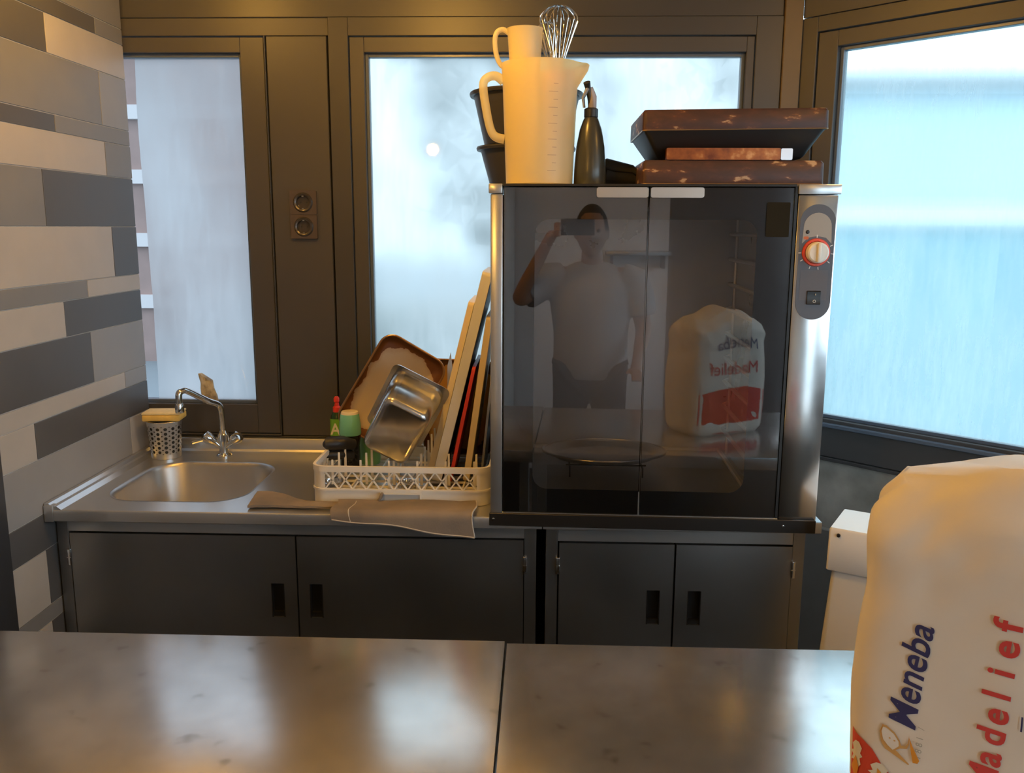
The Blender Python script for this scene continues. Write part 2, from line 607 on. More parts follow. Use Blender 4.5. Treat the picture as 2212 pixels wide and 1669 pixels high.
obj('slate_panel', G().box(0.004, 1.80, 0.010, 0.08, 0.0, 0.914, 0.001, 1),
    mat('slate_board', (0.13, 0.12, 0.11), 0.45, vscale=7, bump=0.12, bscale=12, bdist=0.004,
        stops=[(0.3, (0.15, 0.145, 0.135)), (0.5, (0.30, 0.28, 0.25)), (0.62, (0.40, 0.37, 0.33)), (0.75, (0.28, 0.33, 0.33))]), wr_, world=False)
obj('sill_ledge', G().box(0.06, 1.72, -0.012, 0.03, 1.018, 1.030, 0.002, 1), BEAD, wr_, world=False)
obj('end_panel', G().box(1.781, 1.80, -0.002, 0.08, 0.914, 2.19), ANTH, wr_, world=False)

# ================================================================== OUTSIDE
single('street_ground', G().box(-40, 40, -40, 60, -0.25, -0.15), mat('wet_pavement', (0.30, 0.38, 0.42), 0.5, var=0.15, vscale=0.6),
       'pale wet pavement outside the windows', 'ground', 'structure')
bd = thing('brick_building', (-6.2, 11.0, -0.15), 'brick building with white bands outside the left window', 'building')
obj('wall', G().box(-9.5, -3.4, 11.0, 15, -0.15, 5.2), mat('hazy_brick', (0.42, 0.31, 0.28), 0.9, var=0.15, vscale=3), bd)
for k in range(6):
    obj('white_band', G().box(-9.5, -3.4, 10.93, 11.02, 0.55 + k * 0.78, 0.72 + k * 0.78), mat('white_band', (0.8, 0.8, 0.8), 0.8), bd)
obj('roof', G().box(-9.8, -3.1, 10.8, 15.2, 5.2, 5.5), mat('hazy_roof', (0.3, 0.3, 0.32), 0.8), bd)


def tree(loc, h, w, label, seed):
    t = thing('street_tree', loc, label, 'tree', 'trees outside the misted windows')
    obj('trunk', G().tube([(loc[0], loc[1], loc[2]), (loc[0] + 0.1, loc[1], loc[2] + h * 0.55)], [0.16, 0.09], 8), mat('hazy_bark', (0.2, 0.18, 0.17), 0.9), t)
    rnd = random.Random(seed)
    g = G()
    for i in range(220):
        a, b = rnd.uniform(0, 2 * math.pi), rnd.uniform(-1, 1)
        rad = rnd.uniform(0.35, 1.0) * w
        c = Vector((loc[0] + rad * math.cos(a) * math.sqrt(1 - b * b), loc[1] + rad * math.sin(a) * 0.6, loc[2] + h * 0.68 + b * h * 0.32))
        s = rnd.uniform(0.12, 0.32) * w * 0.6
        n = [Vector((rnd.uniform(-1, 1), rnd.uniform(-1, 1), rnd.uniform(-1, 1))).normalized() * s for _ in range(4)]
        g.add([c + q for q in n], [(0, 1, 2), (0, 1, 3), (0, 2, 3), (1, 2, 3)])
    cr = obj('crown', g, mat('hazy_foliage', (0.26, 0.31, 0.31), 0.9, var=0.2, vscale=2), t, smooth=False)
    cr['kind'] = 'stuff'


tree((-0.4, 9.5, -0.15), 4.6, 1.2, 'bare grey tree outside the middle window', 1)
tree((2.3, 10.2, -0.15), 4.8, 1.0, 'hazy tree outside behind the oven', 2)
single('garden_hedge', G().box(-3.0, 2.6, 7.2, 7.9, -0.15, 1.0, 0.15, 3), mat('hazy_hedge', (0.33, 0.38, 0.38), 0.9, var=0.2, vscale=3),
       'low grey green hedge outside the middle window', 'hedge')
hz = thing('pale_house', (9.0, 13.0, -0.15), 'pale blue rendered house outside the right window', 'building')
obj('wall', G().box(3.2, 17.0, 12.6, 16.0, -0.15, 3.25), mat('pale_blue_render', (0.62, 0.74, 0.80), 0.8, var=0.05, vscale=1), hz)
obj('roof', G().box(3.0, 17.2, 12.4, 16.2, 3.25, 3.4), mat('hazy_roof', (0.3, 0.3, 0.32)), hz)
gw = thing('garden_wall', (8.0, 8.0, -0.15), 'low teal garden wall with white coping outside the right window', 'wall')
obj('wall', G().box(2.8, 15.0, 7.9, 8.1, -0.15, 1.62), mat('teal_render', (0.34, 0.50, 0.55), 0.8, var=0.06, vscale=1), gw)
obj('coping', G().box(2.8, 15.0, 7.85, 8.15, 1.62, 1.76, 0.01, 1), mat('white_band', (0.8, 0.8, 0.8)), gw)

# ================================================================== WORKTOPS AND CABINETS
FY = 2.035          # front of the worktops
wt_ = thing('sink_worktop', (-0.62, 2.34, CZ), 'stainless steel sink worktop with moulded basin', 'worktop')
hole = rr(-1.150, -0.777, 2.120, 2.497, 0.095, 8)
idm = lambda u, v, h: (u, v, h)
obj('top_sheet', G().plate([(-1.243, FY + 0.004), (0.008, FY + 0.004), (0.008, 2.64), (-1.243, 2.64)], [hole], CZ - 0.002, CZ, idm), STEEL, wt_)
lipp = [(FY + 0.004, CZ), (FY + 0.001, CZ - 0.0015), (FY, CZ - 0.005), (FY, CZ - 0.028), (FY + 0.002, CZ - 0.030), (FY + 0.02, CZ - 0.030), (FY + 0.02, CZ - 0.027), (FY + 0.004, CZ - 0.027)]
obj('front_lip', G().prism(lipp, -1.219, 0.008, lambda u, v, h: (h, u, v)), STEEL, wt_)
obj('lip_corner', G().box(-1.243, -1.220, FY - 0.002, FY + 0.02, CZ - 0.031, CZ + 0.012, 0.002), STEEL, wt_)
obj('side_upstand', G().prism([(-1.243, CZ + 0.016), (-1.232, CZ + 0.016), (-1.224, CZ + 0.009), (-1.212, CZ + 0.009), (-1.200, CZ), (-1.243, CZ)],
                              FY + 0.003, 2.64, lambda u, v, h: (u, h, v)), STEEL, wt_)
obj('backsplash', G().prism([(2.640, CZ), (2.628, CZ), (2.634, CZ + 0.006), (2.637, CZ + 0.036), (2.640, CZ + 0.040), (2.656, CZ + 0.040), (2.656, CZ)],
                            -1.243, 0.008, lambda u, v, h: (h, u, v)), STEEL, wt_)
loops = []
for dz, ins, r in ((0.0005, -0.004, 0.099), (0.0, 0.0, 0.095), (-0.004, 0.004, 0.092), (-0.012, 0.008, 0.088), (-0.12, 0.022, 0.08), (-0.148, 0.034, 0.07), (-0.158, 0.06, 0.05)):
    loops.append([(x, y, CZ + dz) for x, y in rr(-1.150 + ins, -0.777 - ins, 2.120 + ins, 2.497 - ins, r, 8)])
bs = obj('basin', G().loft(loops, False, True), BASIN, wt_, angle=60)
obj('drain', G().lathe([(0.0, 0.004), (0.03, 0.004), (0.038, 0.001), (0.04, 0.0)], (-0.96, 2.31, CZ - 0.158), 24), CHROME, bs)
wo_ = thing('oven_worktop', (0.35, 2.34, CZ), 'short stainless steel worktop under the oven', 'worktop')
obj('top_sheet', G().box(0.011, 0.690, FY + 0.004, 2.656, CZ - 0.002, CZ), STEEL, wo_)
obj('front_lip', G().prism(lipp, 0.011, 0.690, lambda u, v, h: (h, u, v)), STEEL, wo_)
obj('side_lip', G().box(0.686, 0.692, FY + 0.002, 2.656, CZ - 0.030, CZ - 0.0005, 0.001, 1), STEEL, wo_)


def cabinet(x0, x1, doors, label, ztop):
    yf = 2.08
    c = thing('base_cabinet', ((x0 + x1) / 2, 2.36, 0), label, 'cabinet', 'steel base cabinets')
    zt = CZ - 0.0325
    obj('side_panel', G().box(x0, x0 + 0.03, yf, 2.655, 0.0, zt, 0.001, 1), STEELD, c)
    obj('side_panel', G().box(x1 - 0.03, x1, yf, 2.655, 0.0, zt, 0.001, 1), STEELD, c)
    obj('top_rail', G().box(x0 + 0.03, x1 - 0.03, yf, 2.10, ztop + 0.004, zt, 0.001, 1), STEEL, c)
    obj('gap_dark_sheet', G().box(x0 + 0.03, x1 - 0.03, yf + 0.0225, yf + 0.026, 0.08, zt - 0.002), DARKGAP, c)  # thin near-black sheet painting the darkness behind the door gaps
    obj('bottom_shelf', G().box(x0 + 0.03, x1 - 0.03, yf + 0.026, 2.655, 0.08, 0.10), DARKGAP, c)
    obj('plinth', G().box(x0 + 0.03, x1 - 0.03, yf + 0.04, yf + 0.06, 0.0, 0.08), DARKGAP, c)
    for k, (a, b, hx) in enumerate(doors):
        hz0, hz1 = 0.600, 0.692
        hl = [(hx - 0.017, hz0), (hx + 0.017, hz0), (hx + 0.017, hz1), (hx - 0.017, hz1)]
        d = obj('door', G().plate([(a, 0.09), (b, 0.09), (b, ztop), (a, ztop)], [hl], yf - 0.002, yf + 0.018, lambda u, v, h: (u, h, v)), STEELD, c)
        h = G()
        h.box(hx - 0.0168, hx + 0.0168, yf + 0.013, yf + 0.017, hz0, hz1)
        h.box(hx - 0.0168, hx - 0.0145, yf - 0.003, yf + 0.016, hz0, hz1)
        h.box(hx + 0.0145, hx + 0.0168, yf - 0.003, yf + 0.016, hz0, hz1)
        h.box(hx - 0.0145, hx + 0.0145, yf + 0.002, yf + 0.016, hz0, hz0 + 0.012)
        obj('recessed_handle', h, BLACKP, d)
        hg = a - 0.004 if k == 0 else b + 0.004
        for zc in (0.755, 0.22):
            obj('hinge', G().box(hg - 0.005, hg + 0.005, yf - 0.008, yf + 0.004, zc - 0.022, zc + 0.022, 0.002).box(
                hg - 0.0055, hg + 0.0055, yf - 0.0085, yf + 0.004, zc - 0.001, zc + 0.001), CHROME, d)


cabinet(-1.241, -0.006, [(-1.208, -0.622, -0.672), (-0.618, -0.038, -0.572)], 'wide steel cabinet below the sink with two doors', 0.820)
cabinet(0.019, 0.668, [(0.053, 0.343, 0.294), (0.348, 0.637, 0.398)], 'narrower steel cabinet below the oven with two doors', 0.815)

# ---- the two island tables in the foreground
IY = 1.392


def island(x0, x1, zt, label):
    t = thing('prep_table', ((x0 + x1) / 2, 1.0, 0), label, 'table', 'stainless steel prep tables')
    bm = G()
    # folded edge: rounded front and back
    pr = [(IY, zt - 0.004), (IY - 0.001, zt - 0.0012), (IY - 0.004, zt), (0.696, zt), (0.692, zt - 0.002), (0.690, zt - 0.006), (0.690, zt - 0.04), (0.70, zt - 0.04), (0.70, zt - 0.006), (IY - 0.01, zt - 0.006), (IY - 0.01, zt - 0.04), (IY, zt - 0.04)]
    bm.prism(pr, x0, x1, lambda u, v, h: (h, u, v))
    obj('table_top', bm, TABLE, t)
    for a in (x0, x1 - 0.004):
        obj('end_edge', G().box(a, a + 0.004, 0.702, IY - 0.012, zt - 0.04, zt - 0.0065), STEEL, t)
    obj('back_panel', G().box(x0 + 0.03, x1 - 0.03, IY - 0.05, IY - 0.045, 0.1, zt - 0.041), STEELD, t)
    obj('lower_shelf', G().box(x0 + 0.03, x1 - 0.03, 0.74, IY - 0.05, 0.2, 0.215), STEELD, t)
    for lx in (x0 + 0.012, x1 - 0.042):
        for ly in (0.705, IY - 0.042):
            obj('leg', G().box(lx, lx + 0.03, ly, ly + 0.03, 0, zt - 0.041, 0.002, 1), STEEL, t)


island(-0.955, -0.0565, CZ, 'left stainless prep table in the foreground, full width clear')
island(-0.0525, 1.05, CZ - 0.004, 'right stainless prep table carrying the flour bag')

# ================================================================== TAP, CUP, SPONGES
tp = thing('mixer_tap', (-0.98, 2.572, CZ), 'chrome mixer tap with long swivel spout behind the basin', 'tap')
B = Vector((-0.98, 2.572, CZ))
obj('base_flange', G().lathe([(0.024, 0.0), (0.024, 0.004), (0.021, 0.008), (0.014, 0.011)], B, 28, True), CHROME, tp)
obj('body', G().lathe([(0.014, 0.008), (0.013, 0.03), (0.016, 0.045), (0.017, 0.07), (0.013, 0.076), (0.011, 0.082), (0.0, 0.083)], B, 24), CHROME, tp)
tipx, tipy = -1.055, 2.44
sp = [B + Vector((0, 0, 0.075)), B + Vector((-0.001, 0, 0.12)), B + Vector((-0.003, -0.002, 0.152)), B + Vector((-0.010, -0.012, 0.167)),
      Vector((-1.005, 2.528, 1.078)), Vector((tipx + 0.016, tipy + 0.028, 1.119)), Vector((tipx + 0.007, tipy + 0.012, 1.123)), Vector((tipx + 0.001, tipy + 0.002, 1.117)), Vector((tipx, tipy, 1.104)), Vector((tipx, tipy, 1.082))]
obj('spout', G().tube(sp, [0.0095] * 10, 14, sm=5), CHROME, tp)
obj('aerator', G().lathe([(0.0, 1.060), (0.012, 1.060), (0.0128, 1.064), (0.0128, 1.080), (0.0105, 1.088), (0.0, 1.088)], (tipx, tipy, 0), 20), CHROME, tp)
for s in (-1, 1):
    c0 = B + Vector((s * 0.008, -0.002, 0.030))
    dr = Vector((s * 0.75, -0.15, 0.62)).normalized()
    h = obj('tap_handle', G().tube([c0, c0 + dr * 0.02, c0 + dr * 0.032, c0 + dr * 0.045, c0 + dr * 0.060, c0 + dr * 0.066], [0.008, 0.009, 0.014, 0.0185, 0.017, 0.006], 16), CHROME, tp)
    e = c0 + dr * 0.045
    if s < 0:
        obj('handle_lever', G().tube([e, e + Vector((-0.025, -0.012, -0.006)), e + Vector((-0.045, -0.02, -0.010))], [0.007, 0.005, 0.0065], 10), CHROME, h)

# perforated cutlery cup
CC = Vector((-1.155, 2.555, CZ + 0.0005))
cp = thing('cutlery_cup', CC, 'perforated stainless steel cup left of the tap', 'cup')
n, rows = 14, 9
Hc = 0.116
g = G()
def cupr(t): return 0.043 + 0.009 * t
rowz = [0.0, 0.016] + [0.016 + 0.0145 * (k + 1) for k in range(6)] + [Hc]
def cpt(u, z, dr=0.0):
    a = 2 * math.pi * u / n
    r = cupr(z / Hc) + dr
    return (CC.x + r * math.cos(a), CC.y + r * math.sin(a), CC.z + z)
for i in range(n):
    for k in range(len(rowz) - 1):
        z0, z1 = rowz[k], rowz[k + 1]
        if 1 <= k <= 6:
            outer = []
            for q in range(16):   # ring between cell edge and hole
                a = 2 * math.pi * (q + 0.5) / 16
                cx, cy = math.cos(a), math.sin(a)
                mxx = max(abs(cx), abs(cy))
                outer.append((cx / mxx, cy / mxx))
            vs, fs = [], []
            for q in range(16):
                a = 2 * math.pi * (q + 0.5) / 16
                vs.append(cpt(i + 0.5 + outer[q][0] * 0.5, (z0 + z1) / 2 + outer[q][1] * (z1 - z0) / 2))
                vs.append(cpt(i + 0.5 + math.cos(a) * 0.5 * 0.46, (z0 + z1) / 2 + math.sin(a) * 0.0048))
            for q in range(16):
                p = (q + 1) % 16
                fs.append((2 * q, 2 * p, 2 * p + 1, 2 * q + 1))
            g.add(vs, fs)
        else:
            g.add([cpt(i, z0), cpt(i + 0.5, z0), cpt(i + 1, z0), cpt(i + 1, z1), cpt(i + 0.5, z1), cpt(i, z1)], [(0, 1, 4, 5), (1, 2, 3, 4)])
obj('perforated_wall', g, STEEL, cp, angle=50)
obj('cup_rim', G().tube([cpt(i / 2, Hc) for i in range(n * 2)], 0.002, 8, True), CHROME, cp)
obj('cup_bottom', G().lathe([(0.0, 0.0), (0.0425, 0.0), (0.0425, 0.003), (0.0, 0.003)], CC, 28), STEEL, cp)
obj('inner_liner', G().lathe([(0.0, 0.006), (0.0405, 0.006), (0.0485, Hc - 0.004)], CC, 28), mat('dark_liner', (0.03, 0.03, 0.03), 0.6), cp)
SPY = mat('yellow_foam', (0.78, 0.52, 0.13), 0.9, var=0.12, vscale=40, bump=0.5, bscale=260, bdist=0.002)
spg = thing('dish_sponge', (CC.x, CC.y, CC.z + Hc + 0.002), 'yellow sponge lying across the perforated cup', 'sponge')
Ms = Matrix.Translation((CC.x + 0.002, CC.y, CC.z + Hc + 0.0025)) @ Matrix.Rotation(R(6), 4, 'Z')
obj('foam_layer', G().box(-0.056, 0.056, -0.037, 0.037, 0, 0.020, 0.004, 2).xf(Ms), SPY, spg)
obj('scouring_layer', G().box(-0.056, 0.056, -0.037, 0.037, 0.0202, 0.0265, 0.002, 2).xf(Ms), mat('pale_scourer', (0.80, 0.66, 0.36), 0.95, var=0.1, vscale=60, bump=0.5, bscale=300), spg)
# crumpled sponge on the window sill
g = G()
lps = []
for k in range(7):
    t = k / 6
    lp = []
    for i in range(16):
        a = 2 * math.pi * i / 16
        w, d = 0.025 * (1 - 0.12 * t + 0.06 * math.sin(7 * t)), 0.011
        x = w * math.copysign(abs(math.cos(a)) ** 0.6, math.cos(a)) - 0.013 * t + 0.003 * noise.noise((i * 0.7, k * 0.9, 1.0))
        y = d * math.copysign(abs(math.sin(a)) ** 0.7, math.sin(a)) + 0.002 * noise.noise((i * 0.9, k * 0.7, 5.0))
        lp.append((-1.052 + x, BY + 0.014 + y, 1.0425 + t * (0.082 + (0.012 if math.cos(a) < -0.2 else -0.010))))
    lps.append(lp)
g.loft(lps)
single('sill_sponge', g, mat('worn_sponge', (0.5, 0.42, 0.28), 0.95, vscale=28, bump=0.6, bscale=120, bdist=0.004,
       stops=[(0.35, (0.22, 0.19, 0.15)), (0.5, (0.50, 0.42, 0.27)), (0.65, (0.62, 0.56, 0.45))]),
       'worn brown and cream sponge on the sill behind the tap', 'sponge')

# ================================================================== DOUBLE SOCKET
SX, SZ = -0.7245, 1.6335
so = thing('double_socket', (SX, BY, SZ - 0.078), 'bronze double wall socket on the post between the windows', 'socket')
SM = mat('bronze_plastic', (0.16, 0.125, 0.10), 0.12, 0.6)
SMD = mat('bronze_well', (0.09, 0.08, 0.075), 0.22, 0.5)
for zc in (SZ + 0.0362, SZ - 0.0362):
    ci = [(SX + 0.0225 * math.cos(2 * math.pi * i / 28), zc + 0.0225 * math.sin(2 * math.pi * i / 28)) for i in range(28)]
    g = G()
    oo = rr(SX - 0.0405, SX + 0.0405, zc - 0.0358, zc + 0.0358, 0.004, 3)
    mid = [(SX + 0.030 * math.cos(2 * math.pi * i / 28), zc + 0.030 * math.sin(2 * math.pi * i / 28)) for i in range(28)]
    g.plate(oo, [mid], BY - 0.010, BY + 0.001, lambda u, v, h: (u, h, v))
    pl = obj('socket_plate', g, SM, so, smooth=False)
    g = G().lathe([(0.030, -0.010), (0.0265, -0.0145), (0.0225, -0.0135), (0.0205, -0.012), (0.0198, 0.0), (0.0, 0.0)], (SX, BY, zc), 28, axis='Y')
    w = obj('socket_well', g, SMD, pl)
    for dx in (-0.0095, 0.0095):
        obj('pin_hole', G().lathe([(0.0, -0.0006), (0.0025, -0.0006), (0.0025, 0.0), (0.0, 0.0)], (SX + dx, BY, zc), 10, axis='Y'), DARKGAP, so)
    for dz in (-1, 1):
        obj('earth_clip', G().box(SX - 0.003, SX + 0.003, BY - 0.013, BY - 0.001, zc + dz * 0.0185 - 0.001, zc + dz * 0.0185 + 0.001), CHROME, so)

# ================================================================== OVEN
OW0, OW1, OZ0, OZ1, OD = -0.3955, 0.3955, CZ + 0.001, 1.697, 0.56
ov = thing('proofing_oven', (0.2755, 2.031, OZ0), 'large steel oven with black glass double doors', 'oven', rot=(0, 0, -R(1.5)))
# local: x across, y back from the door plane, z up from the foot (OZ0)
hO = OZ1 - OZ0
def L(name, g, m, parent=None, **kw):
    return obj(name, g, m, parent or ov, world=False, **kw)
DX0, DX1 = OW0 + 0.031, 0.296            # door zone
DZ0, DZ1 = 0.012, hO - 0.006
L('left_casing', G().box(OW0, OW0 + 0.029, 0.0, OD, 0.004, hO - 0.022, 0.003), STEEL)
L('corner_cap', G().box(OW0 - 0.004, OW0 + 0.028, -0.004, 0.05, hO - 0.021, hO + 0.001, 0.002), STEEL)
L('roof_panel', G().box(OW0, OW1 - 0.004, 0.005, OD, hO - 0.004, hO, 0.001, 1), STEEL)
L('roof_trim', G().box(OW0 + 0.029, DX1 + 0.004, -0.004, 0.01, hO - 0.005, hO + 0.001, 0.001, 1), BLACKM)
L('right_casing', G().box(DX1 + 0.009, OW1, 0.0, OD, 0.004, hO - 0.022, 0.004), mat('smooth_steel', (0.60, 0.60, 0.60), 0.22, 1.0, rvar=0.05, var=0.05, bump=0.12, bscale=4, bdist=0.008))
L('casing_cap', G().box(DX1 + 0.008, OW1 + 0.004, -0.004, OD, hO - 0.021, hO + 0.001, 0.002), STEEL)
L('door_jamb', G().box(DX1 + 0.002, DX1 + 0.008, 0.002, OD, 0.004, hO - 0.004), BLACKM)
bst = L('base_strip', G().box(OW0 - 0.002, OW1 - 0.002, -0.008, -0.001, -0.022, 0.010, 0.001, 1), BLACKM)
for sx in (OW0 + 0.008, DX1 + 0.020):
    L('screw', G().lathe([(0.0, -0.0105), (0.003, -0.0098), (0.0038, -0.008)], (sx, 0, -0.005), 12, axis='Y'), CHROME, bst)
L('lower_bar', G().box(OW0 + 0.028, DX1 + 0.008, 0.0, 0.04, -0.0, 0.011, 0.001, 1), STEEL)
L('back_panel', G().box(OW0 + 0.03, DX1 + 0.0, OD - 0.02, OD, 0.004, hO - 0.006), STEEL)
INN = mat('oven_lining', (0.46, 0.46, 0.46), 0.3, 0.6, var=0.08, vscale=5, rvar=0.05)
IX0, IX1, IZ0 = -0.345, 0.262, 0.058
L('lining_left', G().box(OW0 + 0.032, IX0, 0.03, OD - 0.022, 0.012, hO - 0.01), INN)
L('lining_right', G().box(IX1, DX1 + 0.001, 0.03, OD - 0.022, 0.012, hO - 0.01), INN)
L('lining_back', G().box(IX0, IX1, OD - 0.09, OD - 0.022, IZ0, hO - 0.05), INN)
L('lining_roof', G().box(IX0, IX1, 0.03, OD - 0.022, hO - 0.05, hO - 0.01), INN)
L('lining_floor', G().box(IX0, IX1, 0.03, OD - 0.022, 0.012, IZ0, 0.002, 1), INN)
RAIL = mat('rail_steel', (0.80, 0.76, 0.70), 0.3, 0.6)
L('floor_rim', G().box(IX1 - 0.030, IX1 - 0.018, 0.032, OD - 0.095, IZ0, IZ0 + 0.010, 0.002, 1), RAIL)
L('floor_rim', G().box(IX0 + 0.03, IX1 - 0.031, OD - 0.107, OD - 0.095, IZ0, IZ0 + 0.010, 0.002, 1), RAIL)
for k in range(9):
    z = 0.135 + k * 0.069
    for sx in (-1, 1):
        x = IX0 + 0.004 if sx < 0 else IX1 - 0.004
        g = G().tube([(x, 0.05, z), (x - sx * 0.016, 0.06, z), (x - sx * 0.018, 0.10, z), (x - sx * 0.018, OD - 0.13, z), (x, OD - 0.10, z)], 0.0055, 8)
        L('shelf_rail', g, RAIL)
for sx in (-1, 1):
    x = IX0 + 0.006 if sx < 0 else IX1 - 0.006
    for y in (0.09, OD - 0.13):
        L('rail_upright', G().tube([(x, y, IZ0), (x, y, hO - 0.06)], 0.004, 8), RAIL)
# doors: glass with printed black border behind it
SEAM = -0.031
WX0, WX1, WZ0, WZ1 = -0.292, 0.218, 0.072, 0.722
ENAM = mat('black_enamel', (0.006, 0.006, 0.008), 0.12)
BLUE_REFL = mat('blue_reflection_tint', (0.010, 0.016, 0.024), 0.10)  # colour of the painted blue reflection
def arc(cx, cz, r, a0, a1, n=7):
    return [(cx + r * math.cos(R(a0 + (a1 - a0) * k / n)), cz + r * math.sin(R(a0 + (a1 - a0) * k / n))) for k in range(n + 1)]
rw = 0.035
for side in (0, 1):
    x0, x1 = (DX0, SEAM - 0.0012) if side == 0 else (SEAM + 0.0012, DX1)
    d = L('door_glass', G().box(x0, x1, -0.001, 0.004, DZ0, DZ1, 0.0012, 1), DOORG)
    tag(d, 'left glass door leaf' if side == 0 else 'right glass door leaf')
    if side == 0:
        poly = [(x0, DZ0), (x1, DZ0), (x1, WZ0)] + arc(WX0 + rw, WZ0 + rw, rw, 270, 180) + arc(WX0 + rw, WZ1 - rw, rw, 180, 90) + [(x1, WZ1), (x1, DZ1), (x0, DZ1)]
    else:
        poly = [(x1, DZ0), (x1, DZ1), (x0, DZ1), (x0, WZ1)] + arc(WX1 - rw, WZ1 - rw, rw, 90, 0) + arc(WX1 - rw, WZ0 + rw, rw, 0, -90) + [(x0, WZ0), (x0, DZ0)]
    L('printed_border', G().prism(poly, 0.0046, 0.0056, lambda u, v, h: (u, h, v)), ENAM, d, smooth=False)
    hx0, hx1 = ((-0.151, -0.0335) if side == 0 else (-0.0285, 0.092))
    L('pull_tab', G().prism(rr(hx0, hx1, hO - 0.030, hO - 0.007, 0.005, 4), -0.012, -0.0015, lambda u, v, h: (u, h, v)), mat('satin_tab', (0.62, 0.60, 0.58), 0.35, 1.0), d)
    if side == 0:
        L('seam_strip', G().box(x1 - 0.0015, x1 + 0.0008, -0.0022, 0.006, DZ0, 0.070), STEEL, d)
    else:
        L('warning_sticker', G().prism(rr(0.236, 0.288, 0.684, 0.762, 0.003, 3), -0.0016, -0.0011, lambda u, v, h: (u, h, v)), mat('brown_sticker', (0.020, 0.016, 0.008), 0.6, spec=0.1), d)
        L('blue_reflection_band', G().box(0.2225, x1 - 0.001, 0.0057, 0.0062, DZ0 + 0.002, DZ1 - 0.002), BLUE_REFL, d)  # blue reflection in the dark glass, painted as a band behind it
# control plate
PX, PZ0, PZ1, pr_ = 0.3515, 0.496, 0.758, 0.0395
PL = mat('control_plate', (0.085, 0.088, 0.11), 0.4)
oval = arc(PX, PZ1 - pr_, pr_, 0, 180, 16) + arc(PX, PZ0 + pr_, pr_, 180, 360, 16)
cpn = L('control_plate', G().prism(oval, -0.003, -0.0005, lambda u, v, h: (u, h, v)), PL)
fz = PZ1 - 0.108
L('grey_field', G().prism(arc(PX, fz + 0.058, 0.031, 0, 180, 14) + [(PX - 0.033, fz + 0.02), (PX - 0.02, fz + 0.033), (PX, fz + 0.037), (PX + 0.02, fz + 0.033), (PX + 0.033, fz + 0.02)], -0.0036, -0.0031, lambda u, v, h: (u, h, v)),
  mat('grey_print', (0.34, 0.32, 0.29), 0.45), cpn)
L('lower_field', G().box(PX - 0.032, PX + 0.030, -0.0034, -0.0031, PZ0 + 0.045, fz - 0.04), mat('dark_print', (0.11, 0.105, 0.12), 0.5), cpn)
L('indicator_lamp', G().lathe([(0.0, -0.006), (0.003, -0.0055), (0.0045, -0.0036)], (PX - 0.022, 0, fz + 0.046), 14, axis='Y'), BLACKP, cpn)
L('orange_mark', G().prism(rr(PX - 0.030, PX - 0.019, fz + 0.029, fz + 0.036, 0.0025, 3), -0.0042, -0.0031, lambda u, v, h: (u, h, v)), mat('orange_print', (0.55, 0.13, 0.03), 0.5), cpn)
kb = L('temperature_knob', G().lathe([(0.0, -0.026), (0.020, -0.026), (0.0235, -0.023), (0.0245, -0.006), (0.0245, -0.0036)], (PX, 0, fz), 36, axis='Y'), mat('knob_white', (0.80, 0.77, 0.70), 0.35))
L('knob_grip', G().box(PX - 0.004, PX + 0.004, -0.034, -0.026, fz - 0.0215, fz + 0.0215, 0.002), mat('knob_white', (0.8, 0.77, 0.7)), kb)
L('red_ring', G().lathe([(0.0242, -0.0037), (0.0262, -0.008), (0.0305, -0.0075), (0.0318, -0.0037)], (PX, 0, fz), 40, axis='Y'), mat('red_ring', (0.72, 0.075, 0.03), 0.35), kb)
WPR = mat('white_print', (0.75, 0.75, 0.75), 0.5)
for a in (90, 25, -5, -37, -80, -110, -150, -178):
    c = Vector((PX + 0.0365 * math.cos(R(a)), -0.0036, fz + 0.0365 * math.sin(R(a))))
    m4 = Matrix.Translation(c) @ Matrix.Rotation(-R(a), 4, 'Y')
    L('dial_tick', G().box(-0.0032, 0.0032, -0.0004, 0.0006, -0.0009, 0.0009).xf(m4), WPR, cpn)
sw = L('rocker_switch', G().prism([(-0.0035, fz - 0.087), (-0.0075, fz - 0.089), (-0.0055, fz - 0.1025), (-0.009, fz - 0.117), (-0.0035, fz - 0.119)], PX - 0.014, PX + 0.016, lambda u, v, h: (h, u, v)), BLACKP, cpn)
L('switch_mark', G().box(PX + 0.0035, PX + 0.0045, -0.0095, -0.006, fz - 0.0975, fz - 0.0935), WPR, sw)
L('switch_mark', G().tube([(PX + 0.002 + 0.003 * math.cos(t * math.pi / 6), -0.0086, fz - 0.111 + 0.003 * math.sin(t * math.pi / 6)) for t in range(12)], 0.0006, 6, True), WPR, sw)

# oval tray inside the oven
trc = (0.175, 2.285, OZ0 + IZ0 + 0.0335)
ot = thing('oval_tray', trc, 'dark oval metal tray standing inside the oven', 'tray')
OT = mat('dark_tray_metal', (0.50, 0.47, 0.44), 0.28, 0.9, var=0.2, vscale=14)
def ell(rx, ry, z, n=48): return [(trc[0] + rx * math.cos(2 * math.pi * i / n), trc[1] + ry * math.sin(2 * math.pi * i / n), trc[2] + z) for i in range(n)]
obj('tray_dish', G().loft([ell(0.128, 0.088, 0.003), ell(0.135, 0.095, 0.006), ell(0.148, 0.106, 0.016), ell(0.166, 0.122, 0.018), ell(0.167, 0.123, 0.0165), ell(0.148, 0.104, 0.012), ell(0.135, 0.093, 0.0), ell(0.128, 0.088, 0.0)], True, True), OT, ot)
obj('rolled_rim', G().tube(ell(0.166, 0.122, 0.0175), 0.003, 8, True), OT, ot)
wr2 = thing('wire_shelf', (0.20, 2.3, OZ0 + IZ0 + 0.02), 'low wire stand carrying the oval tray', 'wire stand')
